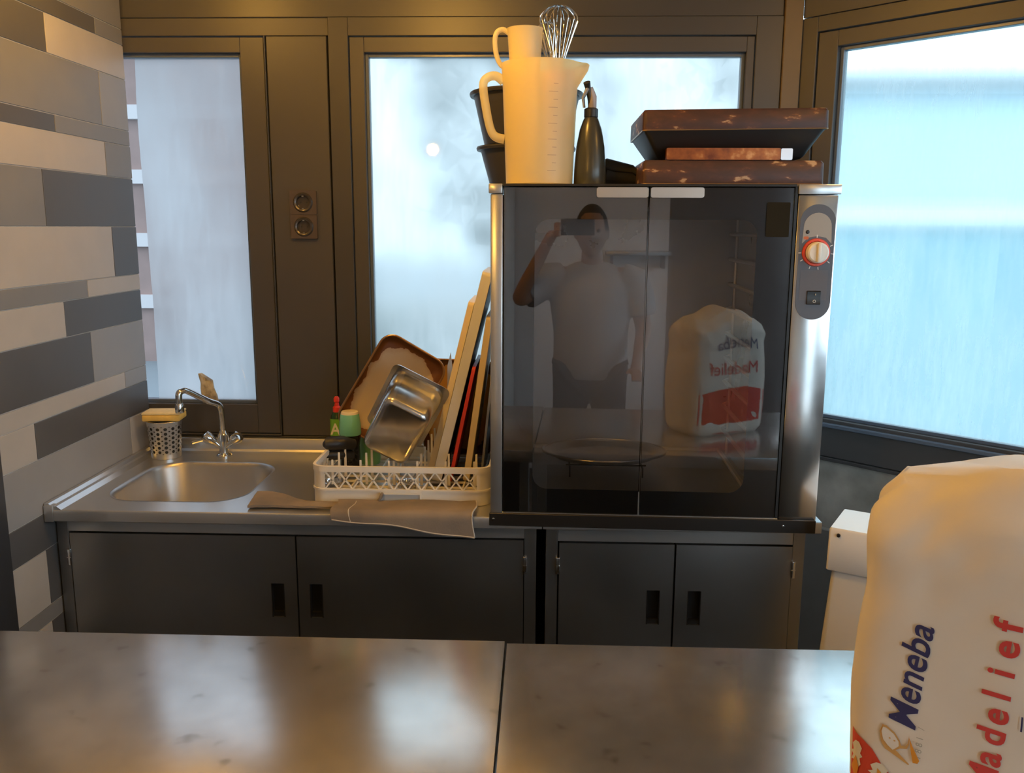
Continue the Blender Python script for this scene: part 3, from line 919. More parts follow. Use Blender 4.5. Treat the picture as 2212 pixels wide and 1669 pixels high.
for k in range(5):
    y = 2.205 + 0.04 * k
    obj('cross_wire', G().tube([(0.07, y, OZ0 + IZ0 + 0.0305), (0.28, y, OZ0 + IZ0 + 0.0305)], 0.0022, 6), BLACKM, wr2)
for x in (0.08, 0.27):
    obj('support_wire', G().tube([(x, 2.19, OZ0 + IZ0 + 0.002), (x, 2.19, OZ0 + IZ0 + 0.026), (x, 2.38, OZ0 + IZ0 + 0.026), (x, 2.38, OZ0 + IZ0 + 0.002)], 0.0022, 6), BLACKM, wr2)  # wires coloured black to go with the dark shadow under the tray

# ================================================================== LAMPS
BULB = emit('warm_bulb', WARM, 1.0)
def lamp(x, y, z, power, label, r=0.035):
    t = thing('pendant_lamp', (x, y, CEIL), label, 'lamp', 'warm ceiling lamps')
    obj('ceiling_cup', G().lathe([(0.0, 0.0), (0.045, 0.0), (0.04, -0.02), (0.0, -0.022)], (x, y, CEIL), 20), BLACKM, t)
    obj('cord', G().tube([(x, y, CEIL - 0.02), (x, y, z + r + 0.045)], 0.003, 6), BLACKP, t)
    obj('lamp_holder', G().lathe([(0.0, r + 0.05), (0.016, r + 0.05), (0.019, r + 0.012), (0.012, r * 0.8)], (x, y, z), 16), BLACKM, t)
    m = BULB.copy()
    m.node_tree.nodes['Emission'].inputs[1].default_value = power / (math.pi * 4 * math.pi * r * r)
    obj('bulb', G().lathe([(r * math.sin(math.pi * k / 12), -r * math.cos(math.pi * k / 12)) for k in range(13)], (x, y, z), 20), m, t)


lamp(-0.630, 0.30, 2.033, 1.5 * LAMP_W, 'bare warm bulb hanging beside the photographer', 0.03)
lamp(-0.36, 1.66, 2.34, 2.4 * LAMP_W, 'warm bulb close to the ceiling in front of the middle window')
lamp(-1.02, 2.02, 2.34, 0.8 * LAMP_W, 'warm bulb near the tiled wall')
lamp(1.15, 1.35, 2.34, 0.9 * LAMP_W, 'warm bulb near the slanted window')
lamp(0.90, -0.40, 2.25, 0.5 * LAMP_W, 'warm bulb behind the photographer')

# ================================================================== DISH RACK
RX0, RX1, RY0, RY1 = -0.585, -0.124, 2.118, 2.580
RZ = CZ + 0.001
rk = thing('dish_rack', ((RX0 + RX1) / 2, (RY0 + RY1) / 2, RZ), 'cream plastic dish rack with lattice sides left of the oven', 'rack')
def ring(z, ins, r=0.035):
    return [(x, y, z) for x, y in rr(RX0 + ins, RX1 - ins, RY0 + ins, RY1 - ins, r - ins if r - ins > 0.004 else 0.004, 6)]
def band(z0, z1, o0, i):
    return G().loft([ring(z0, i), ring(z0, o0), ring(z1, o0), ring(z1, i), ring(z0, i)], False, False)
obj('lower_band', band(RZ, RZ + 0.038, 0.0, 0.005), CREAMP, rk)
obj('lower_ridge', band(RZ + 0.036, RZ + 0.041, -0.003, 0.005), CREAMP, rk)
obj('top_rim', band(RZ + 0.085, RZ + 0.100, -0.002, 0.006), CREAMP, rk)
hx0, hx1 = -0.405, -0.305
fr = obj('hand_hole_frame', G().plate([(hx0 - 0.004, RZ + 0.004), (hx1 + 0.004, RZ + 0.004), (hx1 + 0.004, RZ + 0.031), (hx0 - 0.004, RZ + 0.031)],
         [[(hx0, RZ + 0.006), (hx1, RZ + 0.006), (hx1, RZ + 0.028), (hx0, RZ + 0.028)]], RY0 - 0.004, RY0 + 0.001, lambda u, v, h: (u, h, v)), CREAMP, rk)
obj('hand_hole', G().box(hx0, hx1, RY0 - 0.0012, RY0 - 0.0004, RZ + 0.006, RZ + 0.028), mat('pale_recess', (0.42, 0.43, 0.44), 0.5), fr)
for cx, cy in ((RX0, RY0), (RX1, RY0), (RX0, RY1), (RX1, RY1)):   # solid corners
    sx = 1 if cx == RX0 else -1
    sy = 1 if cy == RY0 else -1
    o_ = arc(cx + sx * 0.035, cy + sy * 0.035, 0.035, {(1, 1): 180, (-1, 1): 270, (-1, -1): 0, (1, -1): 90}[(sx, sy)], {(1, 1): 270, (-1, 1): 360, (-1, -1): 90, (1, -1): 180}[(sx, sy)])
    i_ = arc(cx + sx * 0.035, cy + sy * 0.035, 0.031, {(1, 1): 180, (-1, 1): 270, (-1, -1): 0, (1, -1): 90}[(sx, sy)], {(1, 1): 270, (-1, 1): 360, (-1, -1): 90, (1, -1): 180}[(sx, sy)])
    obj('corner_post', G().prism(o_ + i_[::-1], RZ + 0.040, RZ + 0.086, idm), CREAMP, rk)
NB = 11
zA, zB = RZ + 0.039, RZ + 0.087
w_ = (RX1 - RX0 - 0.07) / NB
def lattice_bar(p, q, nrm):
    p, q = Vector(p), Vector(q)
    d = (q - p).normalized()
    s = d.cross(nrm).normalized() * 0.0018
    n_ = nrm * 0.002
    g = G().loft([[p - s - n_, p + s - n_, p + s + n_, p - s + n_], [q - s - n_, q + s - n_, q + s + n_, q - s + n_]])
    obj('lattice_bar', g, CREAMP, rk, smooth=False)
for k in range(NB):
    a0 = 0.035 + k * w_
    for sgn in (0, 1):
        u0, u1 = (a0, a0 + w_) if sgn == 0 else (a0 + w_, a0)
        lattice_bar((RX0 + u0, RY0 + 0.002, zA), (RX0 + u1, RY0 + 0.002, zB), Vector((0, 1, 0)))
        lattice_bar((RX0 + u0, RY1 - 0.002, zA), (RX0 + u1, RY1 - 0.002, zB), Vector((0, 1, 0)))
        lattice_bar((RX0 + 0.002, RY0 + u0, zA), (RX0 + 0.002, RY0 + u1, zB), Vector((1, 0, 0)))
        lattice_bar((RX1 - 0.002, RY0 + u0, zA), (RX1 - 0.002, RY0 + u1, zB), Vector((1, 0, 0)))
for k in range(9):     # floor grid
    x = RX0 + 0.03 + k * (RX1 - RX0 - 0.06) / 8
    obj('floor_bar', G().box(x - 0.002, x + 0.002, RY0 + 0.006, RY1 - 0.006, RZ + 0.010, RZ + 0.016), CREAMP, rk)
    y = RY0 + 0.03 + k * (RY1 - RY0 - 0.06) / 8
    obj('floor_bar', G().box(RX0 + 0.006, RX1 - 0.006, y - 0.002, y + 0.002, RZ + 0.004, RZ + 0.0098), CREAMP, rk)
pgm = None
for i in range(6):
    for j in range(6):
        x = RX0 + 0.045 + i * (RX1 - RX0 - 0.09) / 5
        y = RY0 + 0.045 + j * (RY1 - RY0 - 0.09) / 5
        if (-0.31 < x < -0.14 and y > 2.25) or (x < -0.45 and y > 2.33):
            continue
        if pgm is None:
            pg = obj('peg', G().loft([[(-0.004, -0.0015, 0), (0.004, -0.0015, 0), (0.004, 0.0015, 0), (-0.004, 0.0015, 0)],
                                      [(-0.0025, -0.001, 0.088), (0.0025, -0.001, 0.088), (0.0025, 0.001, 0.088), (-0.0025, 0.001, 0.088)]]), CREAMP, rk, smooth=False, world=False)
            pgm = pg.data
        else:
            pg = bpy.data.objects.new('peg', pgm)
            COL.objects.link(pg)
            pg.parent = rk
        pg.location = (x - rk.location.x, y - rk.location.y, 0.0165)


# ---- boards leaning on the oven's left side: (bottom x, top x, top z, thickness, y0, y1)
def board(name, xb, xt, zt, th, y0, y1, m, label, cat='cutting board', r=0.012, zb=RZ + 0.0175, handle=False):
    d = Vector((xt - xb, 0, zt - zb))
    ln = d.length
    ang_ = math.atan2(d.x, d.z)
    t = thing(name, (xb, (y0 + y1) / 2, zb), label, cat, rot=(0, ang_, 0), group='boards and trays leaning in the dish rack')
    obj('board_slab', G().prism(rr(y0 - (y0 + y1) / 2, y1 - (y0 + y1) / 2, 0.0, ln, r, 5), -th, 0.0, lambda u, v, h: (h, u, v)), m, t, world=False)
    return t
WB = mat('white_board', (0.66, 0.66, 0.67), 0.4, var=0.04, vscale=10, bump=0.05, bscale=90)
t = board('cutting_board', -0.268, -0.1275, 1.480, 0.026, 2.255, 2.538, WB, 'thick white cutting board, tallest in the dish rack')
obj('shaded_face', G().prism(rr(-0.140, 0.140, 0.006, 0.565, 0.012, 5), 0.0002, 0.0012, lambda u, v, h: (h, u, v)), mat('face_shade', (0.03, 0.03, 0.034), 0.45), t, world=False)  # thin near-black sheet: the white board's shaded underside painted on
board('cutting_board', -0.298, -0.178, 1.400, 0.016, 2.300, 2.540, mat('cream_board', (0.78, 0.66, 0.44), 0.45, var=0.04), 'cream cutting board just left of the white one')
board('cutting_board', -0.240, -0.172, 1.232, 0.009, 2.262, 2.50, mat('red_board', (0.62, 0.045, 0.03), 0.4), 'thin red cutting board in the dish rack', zb=RZ + 0.0175)
board('cutting_board', -0.192, -0.1275, 1.365, 0.017, 2.270, 2.53, mat('beige_board', (0.66, 0.55, 0.36), 0.5, var=0.06), 'beige cutting board right of the red one')
board('metal_sheet', -0.158, -0.1260, 1.215, 0.006, 2.29, 2.54, STEELD, 'dark metal sheet standing against the oven side', 'metal sheet')

# ---- stained baking tray leaning at the back
def burnt(name, centre, edge, rough, metal, sx, sy):
    m = bpy.data.materials.new(name)
    m.use_nodes = True
    nt = m.node_tree
    b = nt.nodes['Principled BSDF']
    b.inputs['Roughness'].default_value = rough
    b.inputs['Metallic'].default_value = metal
    tc = nd(nt, 'ShaderNodeTexCoord')
    sp_ = nd(nt, 'ShaderNodeSeparateXYZ')
    nt.links.new(tc.outputs['Object'], sp_.inputs[0])
    ab = []
    for ax, s_ in (('X', sx), ('Y', sy)):
        a1 = nd(nt, 'ShaderNodeMath', operation='ABSOLUTE')
        nt.links.new(sp_.outputs[ax], a1.inputs[0])
        a2 = nd(nt, 'ShaderNodeMath', operation='DIVIDE')
        nt.links.new(a1.outputs[0], a2.inputs[0])
        a2.inputs[1].default_value = s_
        a3 = nd(nt, 'ShaderNodeMath', operation='POWER')
        nt.links.new(a2.outputs[0], a3.inputs[0])
        a3.inputs[1].default_value = 3.0
        ab.append(a3)
    sm = nd(nt, 'ShaderNodeMath', operation='ADD')
    nt.links.new(ab[0].outputs[0], sm.inputs[0])
    nt.links.new(ab[1].outputs[0], sm.inputs[1])
    f = noise_tex(nt, 26, 6)
    mu = nd(nt, 'ShaderNodeMath', operation='MULTIPLY_ADD')
    nt.links.new(f, mu.inputs[0])
    mu.inputs[1].default_value = 0.7
    nt.links.new(sm.outputs[0], mu.inputs[2])
    c = ramp(nt, mu.outputs[0], [(0.80, centre), (0.98, [0.75 * p + 0.25 * q for p, q in zip(centre, edge)]), (1.15, edge), (1.7, [p * 0.55 for p in edge])])
    # ramp works on 0..1 only, so scale down
    sc = nd(nt, 'ShaderNodeMath', operation='MULTIPLY')
    sc.inputs[1].default_value = 0.5
    nt.links.new(mu.outputs[0], sc.inputs[0])
    rn = [n for n in nt.nodes if n.type == 'VALTORGB'][-1]
    for el in rn.color_ramp.elements:
        el.position *= 0.5
    nt.links.new(sc.outputs[0], rn.inputs[0])
    nt.links.new(c, b.inputs['Base Color'])
    MATS[name] = m
    return m


def frame_thing(name, origin, ex, ey, label, cat, group=None):
    ex = Vector(ex).normalized()
    ey = (Vector(ey) - ex * Vector(ey).dot(ex)).normalized()
    ez = ex.cross(ey)
    m = Matrix((ex, ey, ez)).transposed().to_4x4()
    m.translation = Vector(origin)
    t = thing(name, origin, label, cat, group, rot=tuple(m.to_euler()))
    return t


def tray_shell(t, w, h, depth, r, m, flare=0.012, rim=0.006, name='tray_dish'):
    """open side towards local +z; local origin at the middle of the base"""
    lp = []
    for z, o in ((depth, flare), (depth * 0.5, flare * 0.5), (0.004, 0.0), (0.0, -0.006)):
        lp.append([(x, y, z) for x, y in rr(-w / 2 - o, w / 2 + o, -h / 2 - o, h / 2 + o, r + o, 6)])
    inner = [[(x, y, z + 0.0015) for x, y in rr(-w / 2 - o + 0.0015, w / 2 + o - 0.0015, -h / 2 - o + 0.0015, h / 2 + o - 0.0015, max(r + o - 0.0015, 0.003), 6)]
             for z, o in ((0.0, -0.006), (0.004, 0.0), (depth * 0.5, flare * 0.5), (depth - 0.0016, flare))]
    d = obj(name, G().loft(lp[:0] + lp[::-1][:0] + lp, False, True).loft(inner, True, False), m, t, world=False)
    o_ = [(x, y, depth) for x, y in rr(-w / 2 - flare, w / 2 + flare, -h / 2 - flare, h / 2 + flare, r + flare, 6)]
    return d, o_


BT = burnt('stained_tray', (0.42, 0.34, 0.25), (0.24, 0.085, 0.022), 0.36, 0.3, 0.108, 0.152)
exv, eyv = Vector((0.857, 0.05, -0.514)), Vector((0.50, 0.22, 0.83))
T0 = Vector((-0.440, 2.470, 1.300))
exn = exv.normalized()
eyn = (eyv - exn * eyv.dot(exn)).normalized()
ctr = T0 + exn * 0.098 - eyn * 0.148
bt = frame_thing('baking_tray', ctr, exn, eyn, 'brown stained baking tray leaning behind the steel pan', 'tray')
d, rimp = tray_shell(bt, 0.185, 0.280, 0.016, 0.03, BT, 0.010)
obj('rolled_rim', G().tube(rimp, 0.0032, 8, True), mat('browned_rim', (0.30, 0.17, 0.08), 0.3, 0.7, var=0.3, vscale=20), bt, world=False)
# amber tray behind, upright
AT = burnt('amber_tray', (0.62, 0.30, 0.05), (0.30, 0.10, 0.015), 0.22, 0.3, 0.12, 0.15)
at = frame_thing('baking_tray', (-0.245, 2.566, 1.062), (1, 0.02, -0.03), (0.03, 0.05, 1), 'amber browned baking tray at the back of the rack', 'tray')
d, rimp = tray_shell(at, 0.19, 0.27, 0.012, 0.022, AT, 0.008)
obj('rolled_rim', G().tube(rimp, 0.003, 8, True), mat('dark_amber_rim', (0.16, 0.07, 0.02), 0.3, 0.6), at, world=False)

# steel container, base towards the camera
PANM = mat('polished_pan', (0.62, 0.61, 0.60), 0.22, 1.0, var=0.04, vscale=6, rvar=0.04)
ex_ = Vector((0.88, 0.06, -0.46)).normalized()
ez_ = Vector((0.08, 0.91, 0.36))
ez_ = (ez_ - ex_ * ez_.dot(ex_)).normalized()
ey_ = ez_.cross(ex_)
gp = frame_thing('steel_container', (-0.380, 2.195, 1.066), ex_, ey_, 'polished deep steel food container propped upside down in the rack', 'pan')
gl = []
for z, o, r in ((0.0, -0.016, 0.016), (0.002, -0.006, 0.022), (0.012, 0.0, 0.026), (0.06, 0.002, 0.027), (0.088, 0.003, 0.027), (0.091, 0.0055, 0.029), (0.128, 0.007, 0.03), (0.132, 0.008, 0.03)):
    gl.append([(x, y, z) for x, y in rr(-0.066 - o, 0.066 + o, -0.092 - o, 0.092 + o, r, 6)])
obj('pan_shell', G().loft(gl, True, False), PANM, gp, world=False, angle=50)
lo = [(x, y) for x, y in rr(-0.074, 0.074, -0.100, 0.100, 0.03, 6)]
lo2 = [(x, y) for x, y in rr(-0.085, 0.085, -0.111, 0.111, 0.02, 6)]
obj('pan_flange', G().plate(lo2, [lo], 0.1315, 0.1335, lambda u, v, h: (u, v, h)), PANM, gp, world=False)
# small knife tip between the trays
single('knife_blade', G().prism([(-0.272, 1.205), (-0.262, 1.245), (-0.258, 1.205), (-0.262, 0.93), (-0.276, 0.93)], 2.452, 2.4535, lambda u, v, h: (u + 0.004, h, v)), STEEL,
       'small pointed steel blade tip beside the steel container', 'knife')

# ---- bottles and cup at the left of the rack
dsb = thing('soap_bottle', (-0.593, 2.607, CZ), 'dark green soap bottle with red cap behind the rack', 'bottle')
bc = Vector((-0.630, 2.604, CZ + 0.0005))
obj('bottle_body', G().lathe([(0.0, 0.0), (0.020, 0.0), (0.022, 0.004), (0.022, 0.10), (0.019, 0.125), (0.011, 0.14), (0.0, 0.14)], bc, 24), mat('dark_green_bottle', (0.02, 0.06, 0.015), 0.15), dsb)
lb = [(bc.x + 0.0225 * math.sin(a), bc.y - 0.0225 * math.cos(a)) for a in [R(q) for q in range(-70, 71, 10)]]
g = G()
for i in range(len(lb) - 1):
    g.add([(*lb[i], bc.z + 0.06), (*lb[i + 1], bc.z + 0.06), (*lb[i + 1], bc.z + 0.118), (*lb[i], bc.z + 0.118)], [(0, 1, 2, 3)])
lab = obj('bottle_label', g, mat('green_label', (0.16, 0.42, 0.03), 0.4), dsb)
vs, fs = text_geo('A', 0.05, bold=0.001)
g = G()
g.add([(bc.x - 0.016 + v[0] * 0.9, bc.y - 0.0245 + 0.25 * abs(v[0] * 0.9 - 0.016) ** 1.0 * 0.3, bc.z + 0.070 + v[1]) for v in vs], fs)
obj('label_letter', g, mat('cream_print', (0.75, 0.72, 0.6), 0.5), lab)
obj('red_cap', G().lathe([(0.0125, 0.136), (0.0125, 0.152), (0.008, 0.156), (0.006, 0.166), (0.009, 0.170), (0.009, 0.180), (0.005, 0.186), (0.0, 0.186)], bc, 20, True), mat('red_cap', (0.75, 0.05, 0.03), 0.3), dsb)

gm = thing('green_tumbler', (-0.545, 2.40, RZ + 0.02), 'green tumbler with cream rim on a black cup in the rack', 'tumbler')
gc = Vector((-0.541, 2.385, RZ + 0.017))
obj('black_base', G().lathe([(0.0, 0.0), (0.028, 0.0), (0.030, 0.004), (0.026, 0.07), (0.030, 0.095), (0.030, 0.102), (0.0, 0.102)], gc, 28), mat('black_glaze', (0.010, 0.010, 0.010), 0.08), gm)
obj('green_cup', G().lathe([(0.0305, 0.1025), (0.0315, 0.106), (0.0300, 0.135), (0.0265, 0.160), (0.0255, 0.1625)], gc, 32, True),
    mat('green_glaze', (0.2, 0.55, 0.36), 0.2, vscale=3, stops=[(0.3, (0.15, 0.52, 0.44)), (0.7, (0.24, 0.58, 0.32))]), gm)
obj('cream_rim', G().lathe([(0.0255, 0.1625), (0.0240, 0.1685), (0.0220, 0.170), (0.0, 0.170)], gc, 32), mat('cream_glaze', (0.80, 0.72, 0.52), 0.25), gm)
g2 = thing('green_tumbler', (-0.502, 2.44, RZ + 0.02), 'second green tumbler half hidden behind the steel container', 'tumbler')
gc2 = Vector((-0.498, 2.452, RZ + 0.017))
obj('green_cup', G().lathe([(0.0, 0.0), (0.028, 0.0), (0.030, 0.01), (0.032, 0.10), (0.0265, 0.150), (0.025, 0.155), (0.0, 0.155)], gc2, 28), mat('pale_green_glaze', (0.20, 0.46, 0.16), 0.3), g2)
# black ladle handles hanging over the left rim
for q, (dz, dx, lbl) in enumerate(((0.094, 0.0, 'upper black rubber glove cuff over the rack edge'), (0.062, -0.004, 'lower black rubber glove folded on the rack edge'))):
    g = G()
    p0 = Vector((-0.592 + dx, 2.30, RZ + dz + 0.016))
    pts = [p0, p0 + Vector((0.006, -0.004, 0.002)), p0 + Vector((0.02, 0.0, 0.003)), p0 + Vector((0.045, 0.02, 0.0)), p0 + Vector((0.07, 0.04, -0.01))]
    g.tube(pts, [0.010, 0.019, 0.021, 0.020, 0.016] if q == 0 else [0.008, 0.014, 0.016, 0.015, 0.012], 14)
    single('rubber_glove', g, mat('black_rubber', (0.016, 0.015, 0.015), 0.45, bump=0.3, bscale=60), lbl, 'glove')
# small cup bottoms seen through the lattice
for x, y, lbl in ((-0.545, 2.175, 'steel bowl seen through the left of the lattice'), (-0.345, 2.18, 'steel bowl seen through the middle of the lattice')):
    single('small_bowl', G().lathe([(0.0, 0.0), (0.016, 0.0), (0.026, 0.012), (0.029, 0.026), (0.0275, 0.026), (0.024, 0.013), (0.015, 0.003), (0.0, 0.003)], (x, y, RZ + 0.017), 24), CHROME, lbl, 'bowl')


# ---- cloths on the worktop edge
def sheet(fn, nu, nv, th):
    P_ = [[Vector(fn(i / nu, j / nv)) for j in range(nv + 1)] for i in range(nu + 1)]
    top, bot = [], []
    for i in range(nu + 1):
        for j in range(nv + 1):
            du = P_[min(i + 1, nu)][j] - P_[max(i - 1, 0)][j]
            dv = P_[i][min(j + 1, nv)] - P_[i][max(j - 1, 0)]
            n_ = dv.cross(du).normalized()
            if n_.z < 0 and abs(n_.z) > 0.3:
                n_ = -n_
            top.append(P_[i][j] + n_ * th)
            bot.append(P_[i][j])
    W_ = nv + 1
    N_ = len(top)
    fs = []
    for i in range(nu):
        for j in range(nv):
            a, b, c, d = i * W_ + j, (i + 1) * W_ + j, (i + 1) * W_ + j + 1, i * W_ + j + 1
            fs += [(a, b, c, d), (a + N_, d + N_, c + N_, b + N_)]
    for i in range(nu):
        for j in (0, nv):
            a, b = i * W_ + j, (i + 1) * W_ + j
            fs.append((a, b, b + N_, a + N_))
    for j in range(nv):
        for i in (0, nu):
            a, b = i * W_ + j, i * W_ + j + 1
            fs.append((a, b, b + N_, a + N_))
    return G().add(top + bot, fs)


CL = mat('brown_cloth', (0.26, 0.19, 0.13), 0.95, vscale=6, bump=0.35, bscale=220, bdist=0.001,
         stops=[(0.3, (0.13, 0.115, 0.105)), (0.5, (0.22, 0.18, 0.145)), (0.72, (0.29, 0.235, 0.18))])
HEM = mat('pale_hem', (0.50, 0.45, 0.38), 0.9)
def clothL(u, v):
    x = -0.735 + u * (0.345 - 0.02 * v) - 0.012 * (1 - v)
    q_ = min(1.0, max(0.0, (u - 0.08) / 0.38))
    y = 2.176 - v * (0.112 - 0.012 * u) - (0.012 * u + 0.066 * q_ * q_ * (3 - 2 * q_)) * (1 - v) + 0.004 * math.sin(9 * u)
    if u < 0.05:
        y += 0.004 * (1 - v)
    z = CZ + 0.003 + 0.006 * abs(math.sin(3.1 * u + 0.5)) * (0.5 + 0.5 * math.sin(2.5 * v + 1)) + 0.002 * noise.noise((u * 9, v * 5, 0))
    return (x, y, z)
cl1 = thing('folded_cloth', (-0.58, 2.12, CZ), 'brown folded cloth lying flat in front of the sink', 'cloth', 'cloths on the worktop edge')
obj('cloth_sheet', sheet(clothL, 40, 12, 0.006), CL, cl1)
obj('hem', G().tube([Vector(clothL(1.0, v / 8)) + Vector((0.001, 0, 0.004)) for v in range(9)], 0.0022, 6), HEM, cl1)
def clothR(u, v):
    x = -0.512 + u * 0.352 + 0.004 * math.sin(7 * v)
    drop = 0.018 + 0.044 * u ** 1.3 + 0.003 * math.sin(11 * u)
    flat = 0.078 + 0.010 * u
    s = v * (flat + drop)
    wob = 0.004 * abs(math.sin(6 * u + 1.0)) * (1 - v)
    if s < flat - 0.01:
        return (x, FY - 0.012 + flat - s, CZ + 0.0115 + wob + 0.010 * (1 if u < 0.25 else max(0, 1 - (u - 0.25) * 12)) * 0)
    a = min(1.0, (s - (flat - 0.01)) / 0.02)
    ang_ = a * math.pi / 2
    rest = max(0.0, s - (flat + 0.01))
    return (x, FY - 0.002 - 0.0125 * math.sin(ang_), CZ + 0.0115 - 0.0127 * (1 - math.cos(ang_)) - rest + wob)
cl2 = thing('folded_cloth', (-0.34, 2.07, CZ), 'brown cloth draped over the worktop edge in front of the rack', 'cloth', 'cloths on the worktop edge')
obj('cloth_sheet', sheet(clothR, 44, 22, 0.004), CL, cl2)
def hemline(a, b, n=16, off=Vector((0, -0.003, 0.003))):
    return [Vector(clothR(a[0] + (b[0] - a[0]) * k / n, a[1] + (b[1] - a[1]) * k / n)) + off for k in range(n + 1)]
obj('hem', G().tube(hemline((0.0, 0.985), (1.0, 0.985), 30, Vector((0, -0.004, 0.001))), 0.0017, 6), HEM, cl2)
obj('hem', G().tube(hemline((1.0, 0.0), (1.0, 1.0)), 0.0020, 6), HEM, cl2)
obj('seam', G().tube(hemline((0.13, 0.1), (0.13, 1.0)), 0.0015, 6), HEM, cl2)
obj('loop_tag', G().tube([Vector(clothR(0.28, 0.02)) + Vector((0.0, 0.004 + 0.010 * math.sin(a), 0.010 + 0.010 * math.cos(a) * -1)) + Vector((0.012 * math.sin(a / 2), 0, 0)) for a in [k * math.pi / 6 for k in range(11)]], 0.004, 8), CL, cl2)

# ================================================================== THINGS ON TOP OF THE OVEN
OT_Z = OZ1 + 0.0015
MILK = milky_plastic('milky_plastic', (0.97, 0.89, 0.60), 0.38)  # warm lamp glow put into the yellow tint of whitish plastic
jc = Vector((-0.008, 2.140, OT_Z))
jug = thing('measuring_jug', jc, 'large milky plastic measuring jug on the oven', 'jug')
def jugring(r, z, spout=0.0, n=48):
    out = []
    for i in range(n):
        a = 2 * math.pi * i / n
        k = max(0.0, math.cos(a)) ** 36 * spout
        out.append((jc.x + (r + k) * math.cos(a), jc.y + (r + k * 0.5) * math.sin(a), jc.z + z + k * 0.1))
    return out
hs = [(0.077, 0.0, 0), (0.080, 0.003, 0), (0.0805, 0.02, 0), (0.087, 0.19, 0), (0.0885, 0.225, 0.0), (0.090, 0.240, 0.008), (0.091, 0.262, 0.022), (0.0918, 0.274, 0.024), (0.0925, 0.278, 0.020)]
outer = [jugring(*h) for h in hs]
inner = [jugring(h[0] - 0.0022, h[1] + (0.003 if k == 0 else 0), h[2]) for k, h in enumerate(hs)][::-1]
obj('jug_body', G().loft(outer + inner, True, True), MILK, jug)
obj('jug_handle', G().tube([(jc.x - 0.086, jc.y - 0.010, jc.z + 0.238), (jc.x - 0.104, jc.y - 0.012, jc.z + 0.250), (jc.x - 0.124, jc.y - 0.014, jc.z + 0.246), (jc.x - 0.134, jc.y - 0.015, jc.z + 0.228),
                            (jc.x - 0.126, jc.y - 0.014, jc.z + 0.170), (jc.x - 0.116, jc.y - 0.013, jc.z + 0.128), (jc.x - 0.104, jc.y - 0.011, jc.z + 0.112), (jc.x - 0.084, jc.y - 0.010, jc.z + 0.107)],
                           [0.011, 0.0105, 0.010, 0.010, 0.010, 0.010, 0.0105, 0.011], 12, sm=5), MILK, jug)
SCM = mat('grey_scale_print', (0.30, 0.27, 0.22), 0.6)
for k in range(12):
    z = 0.03 + 0.0175 * k
    a0 = R(-62)
    rad = 0.0808 + 0.0385 * z + 0.0004
    wd = 0.26 if k % 2 == 0 else 0.13
    g = G()
    for q in range(4):
        aa, ab = a0 - wd * q / 4, a0 - wd * (q + 1) / 4
        g.add([(jc.x + rad * math.cos(aa), jc.y + rad * math.sin(aa), jc.z + z), (jc.x + rad * math.cos(ab), jc.y + rad * math.sin(ab), jc.z + z),
               (jc.x + rad * math.cos(ab), jc.y + rad * math.sin(ab), jc.z + z + 0.0011), (jc.x + rad * math.cos(aa), jc.y + rad * math.sin(aa), jc.z + z + 0.0011)], [(0, 1, 2, 3)])
    obj('scale_mark', g, SCM, jug)
# yellow beaker standing in the jug, small jug on top of it
YB = milky_plastic('yellow_plastic', (0.97, 0.60, 0.06), 0.02)
yc = Vector((0.034, 2.142, OT_Z + 0.004))
yb = thing('yellow_beaker', yc, 'yellow plastic beaker standing inside the large jug', 'beaker')
obj('beaker_wall', G().lathe([(0.0, 0.0), (0.027, 0.0), (0.030, 0.004), (0.038, 0.255), (0.0395, 0.256), (0.0395, 0.258), (0.0365, 0.257), (0.028, 0.006), (0.0, 0.004)], yc, 32), YB, yb)
sj = thing('small_jug', (-0.044, 2.145, OT_Z + 0.15), 'small milky jug nested in the top of the large jug', 'jug')
sc_ = Vector((-0.0445, 2.145, OT_Z + 0.004))
obj('jug_body', G().lathe([(0.0, 0.0), (0.024, 0.0), (0.027, 0.004), (0.036, 0.27), (0.042, 0.352), (0.0435, 0.354), (0.0405, 0.353), (0.0345, 0.27), (0.025, 0.006), (0.0, 0.003)], sc_, 32), milky_plastic('milky_plastic_small', (0.93, 0.85, 0.58), 0.2), sj)
obj('jug_handle', G().tube([sc_ + Vector((-0.038, 0, 0.345)), sc_ + Vector((-0.052, 0, 0.353)), sc_ + Vector((-0.066, 0, 0.347)), sc_ + Vector((-0.071, 0, 0.328)), sc_ + Vector((-0.067, 0, 0.295)), sc_ + Vector((-0.055, 0, 0.272)), sc_ + Vector((-0.036, 0, 0.268))], 0.006, 10, sm=5), MATS['milky_plastic_small'], sj)
sj.location = (sc_.x, sc_.y, sc_.z)
for ch in sj.children:
    ch.data.transform(Matrix.Translation((0, 0, 0.15 - 0.004)))
    ch.data.transform(Matrix.Translation((-0.044 - sc_.x, 0, 0)))
